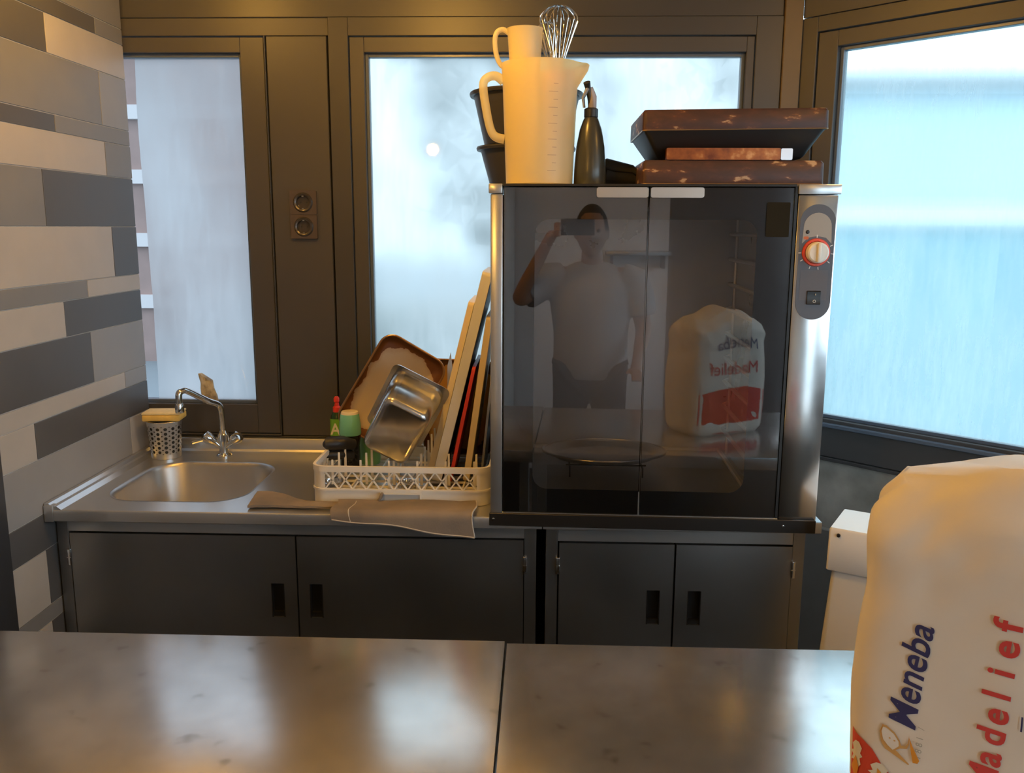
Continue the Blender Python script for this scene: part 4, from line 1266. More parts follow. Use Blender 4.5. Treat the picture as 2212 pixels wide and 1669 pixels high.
# whisk
wc = Vector((0.038, 2.150, OT_Z))
wk = thing('wire_whisk', (0.036, 2.146, OT_Z + 0.01), 'steel balloon whisk standing in the jug', 'whisk')
obj('whisk_handle', G().tube([(0.036, 2.144, OT_Z + 0.010), (0.037, 2.147, OT_Z + 0.15), (0.038, 2.150, OT_Z + 0.262)], [0.006, 0.008, 0.007], 12), STEEL, wk)
for k in range(8):
    a = math.pi * k / 8 + 0.1
    dx, dy = math.cos(a), math.sin(a)
    pts = []
    for q in range(25):
        t_ = -1 + 2 * q / 24
        w0 = 0.043 * math.sin(math.pi * (0.5 + 0.5 * t_)) ** 0.6 if abs(t_) < 1 else 0.0
        zz = 0.155 * (1 - abs(t_) ** 2.2)
        ss = math.copysign(min(abs(t_) * 2.2, 1.0) ** 0.8, t_) * (0.043 * (1 - max(0, (abs(t_) - 0.45) / 0.55) ** 1.3) + 0.004)
        pts.append((wc.x + dx * ss - 0.004, wc.y + dy * ss * 0.9, wc.z + 0.255 + zz))
    obj('whisk_wire', G().tube(pts, 0.0013, 6), CHROME, wk)
# second smaller whisk leaning left
w2 = thing('wire_whisk', (0.02, 2.165, OT_Z + 0.01), 'smaller whisk tilted left behind the big whisk', 'whisk')
obj('whisk_handle', G().tube([(0.036, 2.156, OT_Z + 0.012), (0.020, 2.160, OT_Z + 0.27)], 0.005, 10), STEEL, w2)
for k in range(6):
    a = math.pi * k / 6
    pts = []
    for q in range(21):
        t_ = -1 + 2 * q / 20
        ss = math.copysign(min(abs(t_) * 2.2, 1.0) ** 0.8, t_) * (0.024 * (1 - max(0, (abs(t_) - 0.45) / 0.55) ** 1.3) + 0.003)
        zz = 0.115 * (1 - abs(t_) ** 2.2)
        pts.append((0.020 + math.cos(a) * ss - 0.12 * zz, 2.162 + math.sin(a) * ss, OT_Z + 0.262 + zz))
    obj('whisk_wire', G().tube(pts, 0.0012, 6), CHROME, w2)
# black buckets
BK = mat('black_bucket', (0.035, 0.033, 0.032), 0.38, var=0.15)
pc = Vector((-0.045, 2.405, OT_Z))
for z0, r0, r1, h, lbl in ((0.0, 0.094, 0.128, 0.112, 'lower black plastic bucket on the oven'), (0.116, 0.112, 0.146, 0.135, 'upper black plastic bucket stacked in the lower one')):
    zb_ = OT_Z + z0
    rin = 0.030 if z0 else 0.0
    b_ = thing('black_bucket', (pc.x, pc.y, zb_), lbl, 'bucket', 'stacked black buckets')
    tp_ = 0.0 if z0 else 0.0
    obj('bucket_wall', G().lathe([(0.0, tp_), (r0, tp_), (r1 - 0.004, h - 0.004), (r1 - 0.004, h), (r1 - 0.008, h), (r0 - 0.004, tp_ + 0.004), (0.0, tp_ + 0.004)], (pc.x, pc.y, zb_), 40), BK, b_)
    obj('bucket_rim', G().lathe([(r1 - 0.005, h - 0.010), (r1 + 0.004, h - 0.010), (r1 + 0.006, h - 0.004), (r1 + 0.004, h), (r1 - 0.006, h), (r1 - 0.005, h - 0.010)], (pc.x, pc.y, zb_), 40), BK, b_)
# spray bottle
sb = thing('spray_bottle', (0.115, 2.135, OT_Z), 'dark olive bullet shaped spray bottle beside the jug', 'bottle')
sbc = (0.1135, 2.135, OT_Z)
obj('bottle_body', G().lathe([(0.0, 0.0), (0.036, 0.0), (0.0385, 0.004), (0.0375, 0.04), (0.0335, 0.09), (0.026, 0.13), (0.018, 0.152), (0.0145, 0.158), (0.0, 0.158)], sbc, 36), mat('olive_bottle', (0.045, 0.045, 0.035), 0.28), sb)
obj('bottle_collar', G().lathe([(0.0145, 0.156), (0.0165, 0.158), (0.0165, 0.176), (0.012, 0.179), (0.0, 0.179)], sbc, 24), BLACKP, sb)
tr_ = obj('spray_head', G().tube([(sbc[0], sbc[1], OT_Z + 0.178), (sbc[0] - 0.002, sbc[1], OT_Z + 0.196), (sbc[0] - 0.008, sbc[1], OT_Z + 0.222), (sbc[0] - 0.012, sbc[1] - 0.008, OT_Z + 0.236)], [0.0075, 0.0065, 0.0065, 0.0085], 12), BLACKP, sb)
obj('trigger', G().tube([(sbc[0] - 0.010, sbc[1] - 0.004, OT_Z + 0.222), (sbc[0] - 0.020, sbc[1] - 0.012, OT_Z + 0.200), (sbc[0] - 0.017, sbc[1] - 0.012, OT_Z + 0.178)], [0.005, 0.004, 0.003], 8), CHROME, tr_)
obj('clear_cap', G().tube([(sbc[0] + 0.002, sbc[1], OT_Z + 0.1785), (sbc[0] + 0.004, sbc[1], OT_Z + 0.205), (sbc[0] - 0.001, sbc[1], OT_Z + 0.226)], [0.0105, 0.0085, 0.004], 12), milky_plastic('clear_tip', (0.7, 0.62, 0.6), 0.5), sb)
# black rubber thing
g = G()
lps = []
for k in range(11):
    t_ = k / 10
    hh = 0.074 - 0.024 * t_ - 0.02 * max(0, t_ - 0.85) / 0.15
    lp = []
    for i in range(20):
        a = 2 * math.pi * i / 20
        yy = 0.045 * math.copysign(abs(math.cos(a)) ** 0.7, math.cos(a))
        zz = hh * (0.5 + 0.5 * math.copysign(abs(math.sin(a)) ** 0.6, math.sin(a)))
        sc2 = 1.0 if 0 < k < 10 else 0.75
        lp.append((0.151 + 0.095 * t_ + 0.004 * noise.noise((i * 0.5, k, 2)), 2.255 + yy * sc2, OT_Z + 0.001 + (zz - hh / 2) * sc2 + hh / 2))
    lps.append(lp)
g.loft(lps)
om = thing('oven_mitt', (0.2, 2.255, OT_Z), 'black padded oven mitt lying on the oven', 'oven mitt')
obj('mitt_pad', g, mat('black_padding', (0.02, 0.019, 0.02), 0.55, bump=0.4, bscale=40, bdist=0.004), om)
obj('mitt_fold', G().tube([(0.152, 2.212, OT_Z + 0.050), (0.18, 2.208, OT_Z + 0.044), (0.225, 2.208, OT_Z + 0.040), (0.248, 2.214, OT_Z + 0.022)], [0.006, 0.008, 0.008, 0.006], 10), MATS['black_padding'], om)
# rusty pans
RUST = mat('burnt_enamel', (0.09, 0.04, 0.03), 0.5, 0.1, vscale=34, stretch=(0.6, 0.6, 1.5), bump=0.2, bscale=60,
           stops=[(0.45, (0.060, 0.030, 0.026)), (0.60, (0.085, 0.036, 0.028)), (0.63, (0.16, 0.065, 0.03)), (0.665, (0.46, 0.31, 0.19))])
RUST2 = mat('orange_tin', (0.2, 0.06, 0.02), 0.3, 0.5, vscale=30, stops=[(0.35, (0.14, 0.035, 0.015)), (0.6, (0.34, 0.11, 0.03)), (0.7, (0.55, 0.26, 0.10))])
def rusty(z0, z1, x0, x1, label, tilt=0.0, taper=False, zt=0.0):
    cx, cy = (x0 + x1) / 2, 2.205
    t = thing('baking_pan', (cx, cy, z0), label, 'pan', 'rusty pans on the oven', rot=(0, tilt, 0))
    w2, d2, h = (x1 - x0) / 2, 0.145, z1 - z0
    if taper:
        hb = h - 0.047
        lp = [[(x, y, z) for x, y in rr(-w2 + o, w2 - o, -d2 + o, d2 - o, 0.012, 4)] for z, o in ((0.0, 0.045), (0.004, 0.040), (hb, 0.004))]
        obj('tapered_body', G().loft(lp, True, True), mat('pan_black', (0.018, 0.016, 0.016), 0.5), t, world=False)  # near-black tapered body below the band
        zb2 = hb
    else:
        zb2 = 0.0
    lp = [[(x, y, z) for x, y in rr(-w2 + o, w2 - o, -d2 + o, d2 - o, 0.010, 4)] for z, o in ((zb2, 0.0), (zb2 + 0.002, -0.001), (h - 0.006, 0.0), (h, 0.004), (h, 0.010), (zb2 + 0.02, 0.014))]
    obj('pan_band', G().loft(lp, True, True), RUST, t, world=False)
    obj('bright_edge', G().tube([(x, y, zb2 + 0.0015) for x, y in rr(-w2 - 0.0005, w2 + 0.0005, -d2 - 0.0005, d2 + 0.0005, 0.010, 4)], 0.0013, 6, True), mat('worn_edge', (0.5, 0.33, 0.18), 0.3, 0.8), t, world=False)
    return t
rusty(OT_Z, OT_Z + 0.0545, 0.232, 0.646, 'lower rusty baking pan lying on the oven')
rusty(OT_Z + 0.060, OT_Z + 0.1685, 0.230, 0.650, 'upper rusty baking pan on top of the stack', tilt=-R(0.7), taper=True)
tn = thing('oblong_tin', (0.43, 2.085, OT_Z + 0.055), 'orange brown oblong tin wedged between the two rusty pans', 'tin')
obj('tin_body', G().prism(rr(0.285, 0.545, OT_Z + 0.0555, OT_Z + 0.082, 0.003, 3), 2.0615, 2.084, lambda u, v, h: (u, h, v)), RUST2, tn)
obj('silver_end', G().prism(rr(0.5455, 0.572, OT_Z + 0.0555, OT_Z + 0.081, 0.003, 3), 2.0610, 2.0845, lambda u, v, h: (u, h, v)), mat('silver_foil', (0.6, 0.58, 0.6), 0.3, 1.0), tn)

# ================================================================== WASTE BIN
A_, B_, C_ = Vector((0.655, 1.90, 0.93)), None, None
bn = thing('waste_bin', (0.805, 1.93, -0.0), 'white plastic waste bin with deep lid beside the oven cabinet', 'bin', rot=(0, 0, -R(30)))
lw, ld = 0.225, 0.16
def bl(z, o, r): return [(x, y, z) for x, y in rr(-lw / 2 - o, lw / 2 + o, -ld / 2 - o, ld / 2 + o, r, 4)]
obj('bin_body', G().loft([bl(0.0, 0.022, 0.02), bl(0.4, 0.016, 0.015), bl(0.80, -0.008, 0.012), bl(0.822, -0.010, 0.010)], True, True), mat('white_bin', (0.74, 0.72, 0.68), 0.35), bn, world=False)
ld_ = obj('bin_lid', G().loft([bl(0.8225, 0.0, 0.006), bl(0.824, 0.001, 0.006), bl(0.920, 0.0, 0.006), bl(0.925, -0.003, 0.004)], True, True), mat('white_lid', (0.80, 0.79, 0.77), 0.3), bn, world=False)
obj('lid_pin', G().lathe([(0.0, -0.004), (0.004, -0.0035), (0.0045, 0.0)], (-lw / 2 + 0.022, -ld / 2 - 0.001, 0.910), 12, axis='Y'), BLACKM, ld_, world=False)
gb = thing('grey_panel', (0.79, 2.35, 0), 'grey board leaning on the slate wall behind the bin', 'board', rot=(0, 0, ang))
obj('board_face', G().box(-0.12, 0.16, 0.0, 0.02, 0.0, 0.77, 0.002, 1), mat('grey_board', (0.16, 0.15, 0.14), 0.6, var=0.15, vscale=9), gb, world=False)
obj('finger_hole', G().prism(rr(-0.075, -0.045, 0.640, 0.652, 0.005, 4), -0.002, 0.001, lambda u, v, h: (u, h, v)), DARKGAP, gb, world=False)

# ================================================================== FLOUR BAG
bagr = R(-30)
bag = thing('flour_bag', (0.566, 1.000, CZ - 0.0035), 'white paper flour bag with blue and red lettering on the right table', 'flour bag', rot=(0, 0, bagr))
BW, BD, BH = 0.150, 0.100, 0.42
PW = 7.0
def bag_dims(t):
    k = max(0.0, (t - 0.86) / 0.14)
    a = BW * (1.0 + 0.04 * math.sin(math.pi * min(t / 0.7, 1))) - 0.012 * max(0, 0.05 - t) / 0.05 - 0.022 * k ** 2
    b = BD * (1.0 + 0.06 * math.sin(math.pi * min(t / 0.7, 1))) - 0.010 * max(0, 0.05 - t) / 0.05 - BD * 0.42 * k ** 2
    return a, b
def bag_disp(p):
    q = Vector(p)
    t = q.z / BH
    k = 0.0025 + 0.022 * max(0.0, (t - 0.62) / 0.38) ** 1.5
    d = Vector((noise.noise(q * 9), noise.noise(q * 9 + Vector((5, 2, 1))), noise.noise(q * 8 + Vector((1, 9, 4))))) * k
    d += Vector((noise.noise(q * 28), noise.noise(q * 28 + Vector((5, 2, 1))), 0)) * k * 0.35
    kk = max(0.0, (t - 0.6) / 0.4)
    d.z += -0.012 * kk * max(0.0, (-q.x / BW)) ** 2.2 + 0.02 * kk * math.sin(q.x * 25 + 1)
    d.y += 0.010 * kk * kk
    return q + d
def bag_pt(t, a_):
    a, b = bag_dims(t)
    c, s = math.cos(a_), math.sin(a_)
    p = PW
    rr_ = (abs(c) ** p + abs(s) ** p) ** (-1 / p)
    return bag_disp((a * rr_ * c, b * rr_ * s, t * BH))
NT, NA = 64, 128
lps = [[bag_pt(i / NT, 2 * math.pi * j / NA) for j in range(NA)] for i in range(NT + 1)]
PAPER = mat('bag_paper', (0.76, 0.71, 0.64), 0.55, var=0.03, vscale=14, bump=0.25, bscale=30, bdist=0.004)
bb = obj('bag_body', G().loft(lps, True, True), PAPER, bag, world=False, angle=80)
def on_left(s, z, off=0.0024):      # s: from back (-) to front (+) along the left face
    t = z / BH
    a, b = bag_dims(t)
    y = -s
    yy = min(0.985, abs(y) / b)
    x = -a * (1 - yy ** PW) ** (1 / PW)
    p = bag_disp((x, y, z))
    return p + Vector((-off, 0, 0))
def on_front(s, z, off=0.0022, back=False):
    t = z / BH
    a, b = bag_dims(t)
    xx = min(0.985, abs(s) / a)
    y = (1 if back else -1) * b * (1 - xx ** PW) ** (1 / PW)
    p = bag_disp((s, y, z))
    return p + Vector((0, off if back else -off, 0))
NAVY = mat('navy_print', (0.035, 0.035, 0.13), 0.5)
REDP = mat('red_print', (0.62, 0.06, 0.055), 0.5)
GREYP = mat('grey_print_faint', (0.42, 0.40, 0.34), 0.6)
ORAP = mat('orange_bag_print', (0.72, 0.30, 0.03), 0.5)
def letter(s_, size, org, rot, fn, m, name, shear=0.0, spacing=1.0, bold=0.0):
    vs, fs = text_geo(s_, size, shear, spacing, 4, bold)
    c, s = math.cos(rot), math.sin(rot)
    g = G().add([fn(org[0] + c * v[0] - s * v[1], org[1] + s * v[0] + c * v[1]) for v in vs], fs)
    return obj(name, g, m, bb, smooth=False, world=False)
def fitted(s_, length, org, rot, fn, m, name, **kw):
    vs, fs = text_geo(s_, 1.0, kw.get('shear', 0.0), 1.0, 4, 0.0)
    w = max(v[0] for v in vs) - min(v[0] for v in vs)
    return letter(s_, length / w, org, rot, fn, m, name, **kw)
fitted('Meneba', 0.131, (-0.0755, 0.1225), R(86.5), on_front, NAVY, 'blue_lettering', shear=0.22, bold=0.0006)
letter('1881 /', 0.0105, (-0.0675, 0.088), R(86.5), on_front, GREYP, 'grey_lettering', spacing=1.6)
for k, ch in enumerate('Madelief'):
    adv = 0.0263 * (k - 1)
    wx = {'l': 0.004, 'i': 0.004, 'f': 0.002, 'M': -0.006}.get(ch, 0.0)
    letter(ch, 0.041, (0.0128 + 0.0063 / 0.1577 * (adv + wx), 0.1085 + adv + wx), R(87.7), on_front, REDP, 'red_lettering', bold=0.0009)
letter('Meneba', 0.055, (0.105, 0.30), 0, lambda u, v: on_front(-u + 0.0, v, back=True) if False else on_front(0.0 - (u - 0.105) + 0.105, v, back=True), NAVY, 'back_blue_lettering', shear=0.2)
letter('Madelief', 0.062, (0.105, 0.215), 0, lambda u, v: on_front(0.21 - u, v, back=True), REDP, 'back_red_lettering')
# orange leaf and fin of the logo
def patch(name, poly, fn, m):
    bm = bmesh.new()
    vs = [bm.verts.new((u, v, 0)) for u, v in poly]
    bm.faces.new(vs)
    bmesh.ops.triangulate(bm, faces=bm.faces[:])
    for _ in range(2):
        bmesh.ops.subdivide_edges(bm, edges=bm.edges[:], cuts=1, use_grid_fill=True)
    bm.verts.index_update()
    g = G().add([fn(v.co.x, v.co.y) for v in bm.verts], [[v.index for v in f.verts] for f in bm.faces])
    bm.free()
    return obj(name, g, m, bb, smooth=False, world=False)
sh_ = lambda pts: [(u - 0.025, v) for u, v in pts]
leafo = sh_([(-0.0859, 0.122), (-0.0813, 0.1218), (-0.0716, 0.1149), (-0.0658, 0.1061), (-0.0640, 0.1000), (-0.0600, 0.1000), (-0.0572, 0.1043), (-0.0557, 0.1163), (-0.0553, 0.1040), (-0.0575, 0.0977), (-0.0655, 0.0953), (-0.070, 0.0915), (-0.0540, 0.078), (-0.0550, 0.0765), (-0.075, 0.0862), (-0.0823, 0.0895), (-0.087, 0.0988), (-0.0886, 0.1119)])
ring_ = sh_([(-0.0851, 0.1192), (-0.0811, 0.1190), (-0.0726, 0.1132), (-0.0670, 0.1045), (-0.0666, 0.0985), (-0.0700, 0.0945), (-0.0735, 0.0912), (-0.0790, 0.0955), (-0.0843, 0.1021), (-0.0866, 0.1126)])
patch('logo_leaf', leafo, lambda u, v: on_front(u, v, 0.0018), mat('pale_orange_print', (0.62, 0.36, 0.12), 0.5))
patch('logo_leaf_inner', ring_, lambda u, v: on_front(u, v, 0.0024), PAPER)
patch('logo_fin', sh_([(-0.0557, 0.1137), (-0.0514, 0.1029), (-0.0434, 0.0869), (-0.0450, 0.0825), (-0.0503, 0.0818), (-0.0531, 0.0956)]), lambda u, v: on_front(u, v, 0.0026), ORAP)
for u, v in ((-0.0770, 0.1065), (-0.0715, 0.1045)):
    patch('logo_dot', sh_([(u - 0.0010, v - 0.0008), (u + 0.0010, v - 0.0012), (u + 0.0012, v + 0.0008), (u - 0.0008, v + 0.0010)]), lambda u, v: on_front(u, v, 0.0028), MATS['pale_orange_print'])
# red foot of the bag with pale ear shapes
patch('red_field', [(-0.147, 0.1004), (-0.143, 0.0960), (-0.132, 0.0905), (-0.122, 0.0830), (-0.115, 0.0730), (-0.109, 0.0642), (-0.101, 0.0580), (-0.060, 0.045), (0.0, 0.030), (0.14, 0.022), (0.14, 0.006), (-0.146, 0.006)],
      lambda u, v: on_front(u, v, 0.0016), mat('scarlet_print', (0.66, 0.06, 0.03), 0.5))
for k, (cx, cz, rx_, rz_) in enumerate(((-0.140, 0.066, 0.0075, 0.020), (-0.112, 0.052, 0.013, 0.016), (-0.070, 0.030, 0.018, 0.012))):
    pl_ = []
    for i in range(20):
        a = 2 * math.pi * i / 20
        q = 1.0 if i % 2 == 0 else 0.6
        pl_.append((cx + q * rx_ * math.cos(a), cz + q * rz_ * math.sin(a)))
    patch('pale_ear', pl_, lambda u, v: on_front(u, v, 0.0024), mat('cream_print', (0.75, 0.72, 0.6)))
patch('orange_patch', [(-0.1455, 0.045), (-0.141, 0.064), (-0.136, 0.050), (-0.139, 0.030)], lambda u, v: on_front(u, v, 0.0030), ORAP)
patch('orange_patch', [(-0.114, 0.060), (-0.108, 0.054), (-0.102, 0.040), (-0.114, 0.038)], lambda u, v: on_front(u, v, 0.0030), ORAP)
patch('back_red_field', [(-0.140, 0.005), (0.140, 0.005), (0.140, 0.15), (0.05, 0.17), (-0.06, 0.165), (-0.140, 0.15)], lambda u, v: on_front(u, v, 0.0008, True), MATS['scarlet_print'])
patch('blue_dash', [(0.0280, 0.1617), (0.0298, 0.1617), (0.0302, 0.1790), (0.0284, 0.1790)], on_front, NAVY)

# ================================================================== PERSON (seen in the oven door) AND PHONE
ph = thing('smartphone', (0.058, -0.011, 1.563), 'black smartphone held up by the photographer', 'phone')
obj('phone_body', G().box(-0.020, 0.138, -0.0165, -0.0085, 1.562, 1.638, 0.0035, 3), mat('black_phone', (0.012, 0.012, 0.014), 0.2), ph)
obj('phone_screen', G().box(-0.014, 0.132, -0.0172, -0.0166, 1.566, 1.634), mat('dark_screen', (0.03, 0.03, 0.035), 0.1), ph)
obj('lens_ring', G().lathe([(0.0, -0.0078), (0.006, -0.0078), (0.0075, -0.0085)], (0.0, 0.0, 1.6), 16, axis='Y'), CHROME, ph)

def skin_mesh(nodes, edges, root=0, sub=2):
    me = bpy.data.meshes.new('skin_tmp')
    keys = list(nodes)
    me.from_pydata([nodes[k][:3] for k in keys], [(keys.index(a), keys.index(b)) for a, b in edges], [])
    o = bpy.data.objects.new('skin_tmp', me)
    COL.objects.link(o)
    md = o.modifiers.new('Skin', 'SKIN')
    md.use_smooth_shade = True
    if not me.skin_vertices:
        return None
    for i, k in enumerate(keys):
        r = nodes[k][3]
        rx, ry = r if isinstance(r, tuple) else (r, r)
        me.skin_vertices[0].data[i].radius = (rx, ry)
        me.skin_vertices[0].data[i].use_root = (i == root)
    s_ = o.modifiers.new('Sub', 'SUBSURF')
    s_.levels = sub
    s_.render_levels = sub
    bpy.context.view_layer.update()
    dg = bpy.context.evaluated_depsgraph_get()
    em = o.evaluated_get(dg).to_mesh()
    g = G().add([v.co[:] for v in em.vertices], [tuple(p.vertices) for p in em.polygons])
    o.evaluated_get(dg).to_mesh_clear()
    bpy.data.objects.remove(o)
    bpy.data.meshes.remove(me)
    return g


def remeshed(name, g, m, parent, voxel=0.010, smooth=3):
    o = obj(name, g, m, parent, angle=180)
    md = o.modifiers.new('Remesh', 'REMESH')
    md.mode = 'VOXEL'
    md.voxel_size = voxel
    md.use_smooth_shade = True
    sm = o.modifiers.new('Smooth', 'SMOOTH')
    sm.iterations = smooth
    sm.factor = 0.5
    bpy.context.view_layer.update()
    dg = bpy.context.evaluated_depsgraph_get()
    me2 = bpy.data.meshes.new_from_object(o.evaluated_get(dg))
    me2.shade_smooth()
    o.modifiers.clear()
    old = o.data
    o.data = me2
    bpy.data.meshes.remove(old)
    if not me2.materials:
        me2.materials.append(m)
    return o


px, py = 0.13, -0.20
pe = thing('person', (px, py - 0.05, 0), 'person in grey shirt holding up a phone, reflected in the oven door', 'person')
SKIN = mat('skin', (0.30, 0.17, 0.11), 0.5, var=0.06, vscale=20)
sh = 1.395
N = {
    'pelvis': (px, py - 0.06, 0.93, 0.13), 'waist': (px, py - 0.06, 1.05, 0.125), 'chest': (px, py - 0.05, 1.24, 0.14), 'neckb': (px, py - 0.05, 1.40, 0.07),
    'neck': (px, py - 0.03, 1.45, 0.055), 'skull': (px - 0.005, py - 0.01, 1.52, 0.06),
    'shl': (px - 0.19, py - 0.05, sh - 0.02, 0.06), 'ell': (-0.235, py + 0.07, 1.235, 0.045), 'wrl': (-0.075, py + 0.130, 1.545, 0.028), 'hal': (-0.050, py + 0.150, 1.585, 0.030),
    'shr': (px + 0.19, py - 0.05, sh - 0.02, 0.06), 'elr': (px + 0.265, py - 0.03, 1.11, 0.045), 'wrr': (px + 0.225, py + 0.13, 0.96, 0.028), 'har': (px + 0.215, py + 0.19, 0.93, 0.032),
    'hipl': (px - 0.09, py - 0.06, 0.88, 0.095), 'knl': (px - 0.11, py - 0.04, 0.48, 0.06), 'anl': (px - 0.12, py - 0.07, 0.09, 0.04), 'tol': (px - 0.13, py + 0.08, 0.045, 0.035),
    'hipr': (px + 0.09, py - 0.06, 0.88, 0.095), 'knr': (px + 0.11, py - 0.04, 0.48, 0.06), 'anr': (px + 0.12, py - 0.07, 0.09, 0.04), 'tor': (px + 0.13, py + 0.08, 0.045, 0.035)}
E_ = [('pelvis', 'waist'), ('waist', 'chest'), ('chest', 'neckb'), ('neckb', 'neck'), ('neck', 'skull'), ('chest', 'shl'), ('shl', 'ell'), ('ell', 'wrl'), ('wrl', 'hal'),
      ('chest', 'shr'), ('shr', 'elr'), ('elr', 'wrr'), ('wrr', 'har'), ('pelvis', 'hipl'), ('hipl', 'knl'), ('knl', 'anl'), ('anl', 'tol'), ('pelvis', 'hipr'), ('hipr', 'knr'), ('knr', 'anr'), ('anr', 'tor')]
gbody = skin_mesh(N, E_)
# head: shaped ellipsoid with brow, nose and jaw; faces +y
hc = Vector((px - 0.005, py + 0.0, 1.578))
def head_pt(a, b):
    x, y, z = math.sin(b) * math.cos(a), math.sin(b) * math.sin(a), math.cos(b)
    w = 0.078 * (1 - 0.22 * max(0, -z) ** 1.2)
    dpt = 0.098 * (1 - 0.10 * max(0, -z))
    p = Vector((w * x, dpt * y, 0.125 * z))
    if y > 0:
        p.y += 0.022 * math.exp(-((x / 0.16) ** 2)) * math.exp(-(((z + 0.18) / 0.16) ** 2))        # nose
        p.y -= 0.010 * (math.exp(-(((abs(x) - 0.38) / 0.16) ** 2))) * math.exp(-(((z - 0.05) / 0.12) ** 2))  # eye sockets
        p.y += 0.006 * math.exp(-((x / 0.3) ** 2)) * math.exp(-(((z + 0.52) / 0.10) ** 2))         # lips
        p.y += 0.010 * math.exp(-((x / 0.35) ** 2)) * math.exp(-(((z + 0.85) / 0.15) ** 2))        # chin
    return hc + p
gbody.loft([[head_pt(2 * math.pi * i / 48, math.pi * k / 32) for i in range(48)] for k in range(1, 32)], True, True)
for s in (-1, 1):
    gbody.loft([[hc + Vector((s * (0.074 + 0.012 * t_), -0.008 + (0.020 - 0.006 * t_) * math.cos(a) - 0.012 * t_, -0.005 + (0.032 - 0.006 * t_) * math.sin(a))) for a in [2 * math.pi * i / 16 for i in range(16)]] for t_ in (0, 1)])
# left hand gripping the phone: palm, four fingers over the back edge, thumb below
palm = Vector((-0.048, py + 0.150, 1.590))
for k in range(4):
    z0 = 1.612 - 0.018 * k
    ln = (0.9, 1.0, 0.95, 0.78)[k]
    gbody.tube([palm + Vector((0.0, 0.0, z0 - 1.590)), Vector((-0.040, -0.028, z0 + 0.004)), Vector((-0.0285, -0.006, z0 + 0.004)), Vector((-0.019, 0.0015, z0 + 0.003)), Vector((-0.019 + 0.010 * ln, 0.002, z0 + 0.002))][:4], [0.0095, 0.009, 0.0085, 0.0075], 10)
gbody.tube([palm + Vector((0.0, -0.01, -0.02)), Vector((-0.030, -0.045, 1.572)), Vector((-0.012, -0.033, 1.578)), Vector((0.004, -0.026, 1.584))], [0.011, 0.010, 0.009, 0.0075], 10)
for k in range(4):   # relaxed right hand
    b0 = Vector((px + 0.200 + 0.013 * k, py + 0.215, 0.925))
    gbody.tube([Vector(N['har'][:3]), b0, b0 + Vector((0, 0.03, -0.012)), b0 + Vector((-0.002, 0.045, -0.034))], [0.012, 0.009, 0.0085, 0.007], 10)
gbody.tube([Vector(N['har'][:3]), Vector((px + 0.185, py + 0.20, 0.935)), Vector((px + 0.172, py + 0.225, 0.92))], [0.012, 0.0095, 0.008], 10)
body = remeshed('body', gbody, SKIN, pe, 0.0065, 2)
EYE = mat('eye_dark', (0.03, 0.02, 0.018), 0.1)
for s in (-1, 1):
    obj('eye', G().lathe([(0.011 * math.sin(math.pi * k / 8), -0.011 * math.cos(math.pi * k / 8)) for k in range(9)], hc + Vector((s * 0.031, 0.079, 0.006)), 14), EYE, pe)
hg = [[hc + (head_pt(2 * math.pi * i / 40, math.pi * k / 28) - hc) * 1.05 + Vector((0, -0.006, 0.003)) for i in range(40)] for k in range(1, 15)]
hgf = []
for k, l in enumerate(hg):
    hgf.append([p if (p.y < hc.y + 0.055 or k < 7) else hc + (p - hc) * 0.93 for p in l])
obj('hair', G().loft(hgf, True, True), mat('short_dark_hair', (0.02, 0.016, 0.014), 0.7, bump=0.4, bscale=200), pe, angle=80)
def ell_ring(c, rx, ry, n=28):
    return [(c[0] + rx * math.cos(2 * math.pi * i / n), c[1] + ry * math.sin(2 * math.pi * i / n), c[2]) for i in range(n)]
gs_ = G().loft([ell_ring((px, py - 0.06, z), rx, ry) for z, rx, ry in ((0.86, 0.185, 0.150), (0.95, 0.186, 0.152), (1.08, 0.186, 0.154), (1.22, 0.205, 0.158), (1.31, 0.215, 0.145), (1.37, 0.185, 0.115), (1.415, 0.115, 0.085), (1.432, 0.075, 0.070))])
gs_.tube([(px - 0.15, py - 0.055, 1.345), (px - 0.215, py - 0.045, 1.345), (px - 0.275, py - 0.02, 1.30), (px - 0.325, py + 0.02, 1.262)], [0.085, 0.085, 0.078, 0.070], 20)
gs_.tube([(px + 0.15, py - 0.055, 1.345), (px + 0.205, py - 0.05, 1.335), (px + 0.235, py - 0.045, 1.26), (px + 0.25, py - 0.04, 1.17)], [0.085, 0.085, 0.078, 0.072], 20)
remeshed('grey_shirt', gs_, mat('grey_shirt', (0.33, 0.34, 0.36), 0.85, var=0.08, vscale=14, bump=0.2, bscale=20, bdist=0.006), pe, 0.010, 3)
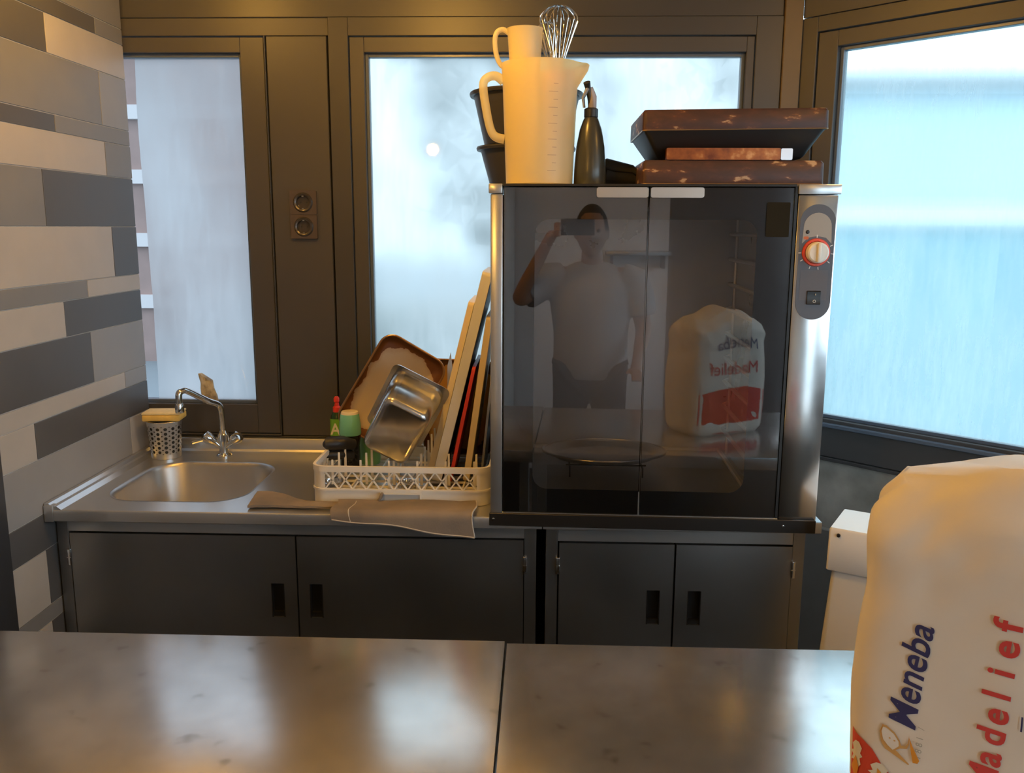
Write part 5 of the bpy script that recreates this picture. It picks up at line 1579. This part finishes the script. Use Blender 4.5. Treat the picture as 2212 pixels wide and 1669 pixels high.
TN = {'p': (px, py - 0.06, 0.94, 0.140), 'hl': (px - 0.09, py - 0.06, 0.86, 0.112), 'kl': (px - 0.11, py - 0.04, 0.48, 0.080), 'al': (px - 0.12, py - 0.06, 0.11, 0.062),
      'hr': (px + 0.09, py - 0.06, 0.86, 0.112), 'kr': (px + 0.11, py - 0.04, 0.48, 0.080), 'ar': (px + 0.12, py - 0.06, 0.11, 0.062)}
gt_ = skin_mesh(TN, [('p', 'hl'), ('hl', 'kl'), ('kl', 'al'), ('p', 'hr'), ('hr', 'kr'), ('kr', 'ar')])
remeshed('dark_trousers', gt_, mat('dark_trousers', (0.03, 0.032, 0.04), 0.9), pe, 0.011, 3)
for s in (-1, 1):
    x_ = px + s * 0.125
    lps = []
    for k in range(9):
        t_ = k / 8
        y_ = py - 0.115 + 0.26 * t_
        wd = 0.040 + 0.010 * math.sin(math.pi * t_)
        hh = 0.095 - 0.055 * min(1, t_ * 1.5)
        sc2 = 1.0 if 0 < k < 8 else 0.6
        lps.append([(x_ + wd * sc2 * math.cos(a), y_, max(0.0, 0.5 * hh + 0.5 * hh * math.sin(a) * 1.0)) for a in [2 * math.pi * i / 14 for i in range(14)]])
    obj('shoe', G().loft(lps), mat('black_shoe', (0.015, 0.015, 0.015), 0.5), pe)

# ---- things behind the photographer, seen only in reflections
cb = thing('tall_fridge', (-0.62, -1.25, 0), 'white tall fridge behind the photographer', 'fridge')
obj('fridge_body', G().box(-0.98, -0.36, -1.52, -0.93, 0.02, 1.86, 0.008), WHITEP, cb)
obj('fridge_door', G().box(-0.975, -0.365, -0.928, -0.90, 0.05, 1.855, 0.006), WHITEP, cb)
obj('fridge_handle', G().box(-0.41, -0.395, -0.899, -0.87, 0.9, 1.3, 0.004), BLACKM, cb)
wsf = thing('wall_shelf', (0.40, -1.45, 1.42), 'dark wall shelf behind the photographer', 'shelf')
obj('shelf_board', G().box(0.22, 0.62, -1.549, -1.33, 1.43, 1.455, 0.002), STEELD, wsf)
obj('shelf_bracket', G().box(0.25, 0.265, -1.549, -1.36, 1.35, 1.429), BLACKM, wsf)
obj('shelf_bracket', G().box(0.57, 0.585, -1.549, -1.36, 1.35, 1.429), BLACKM, wsf)
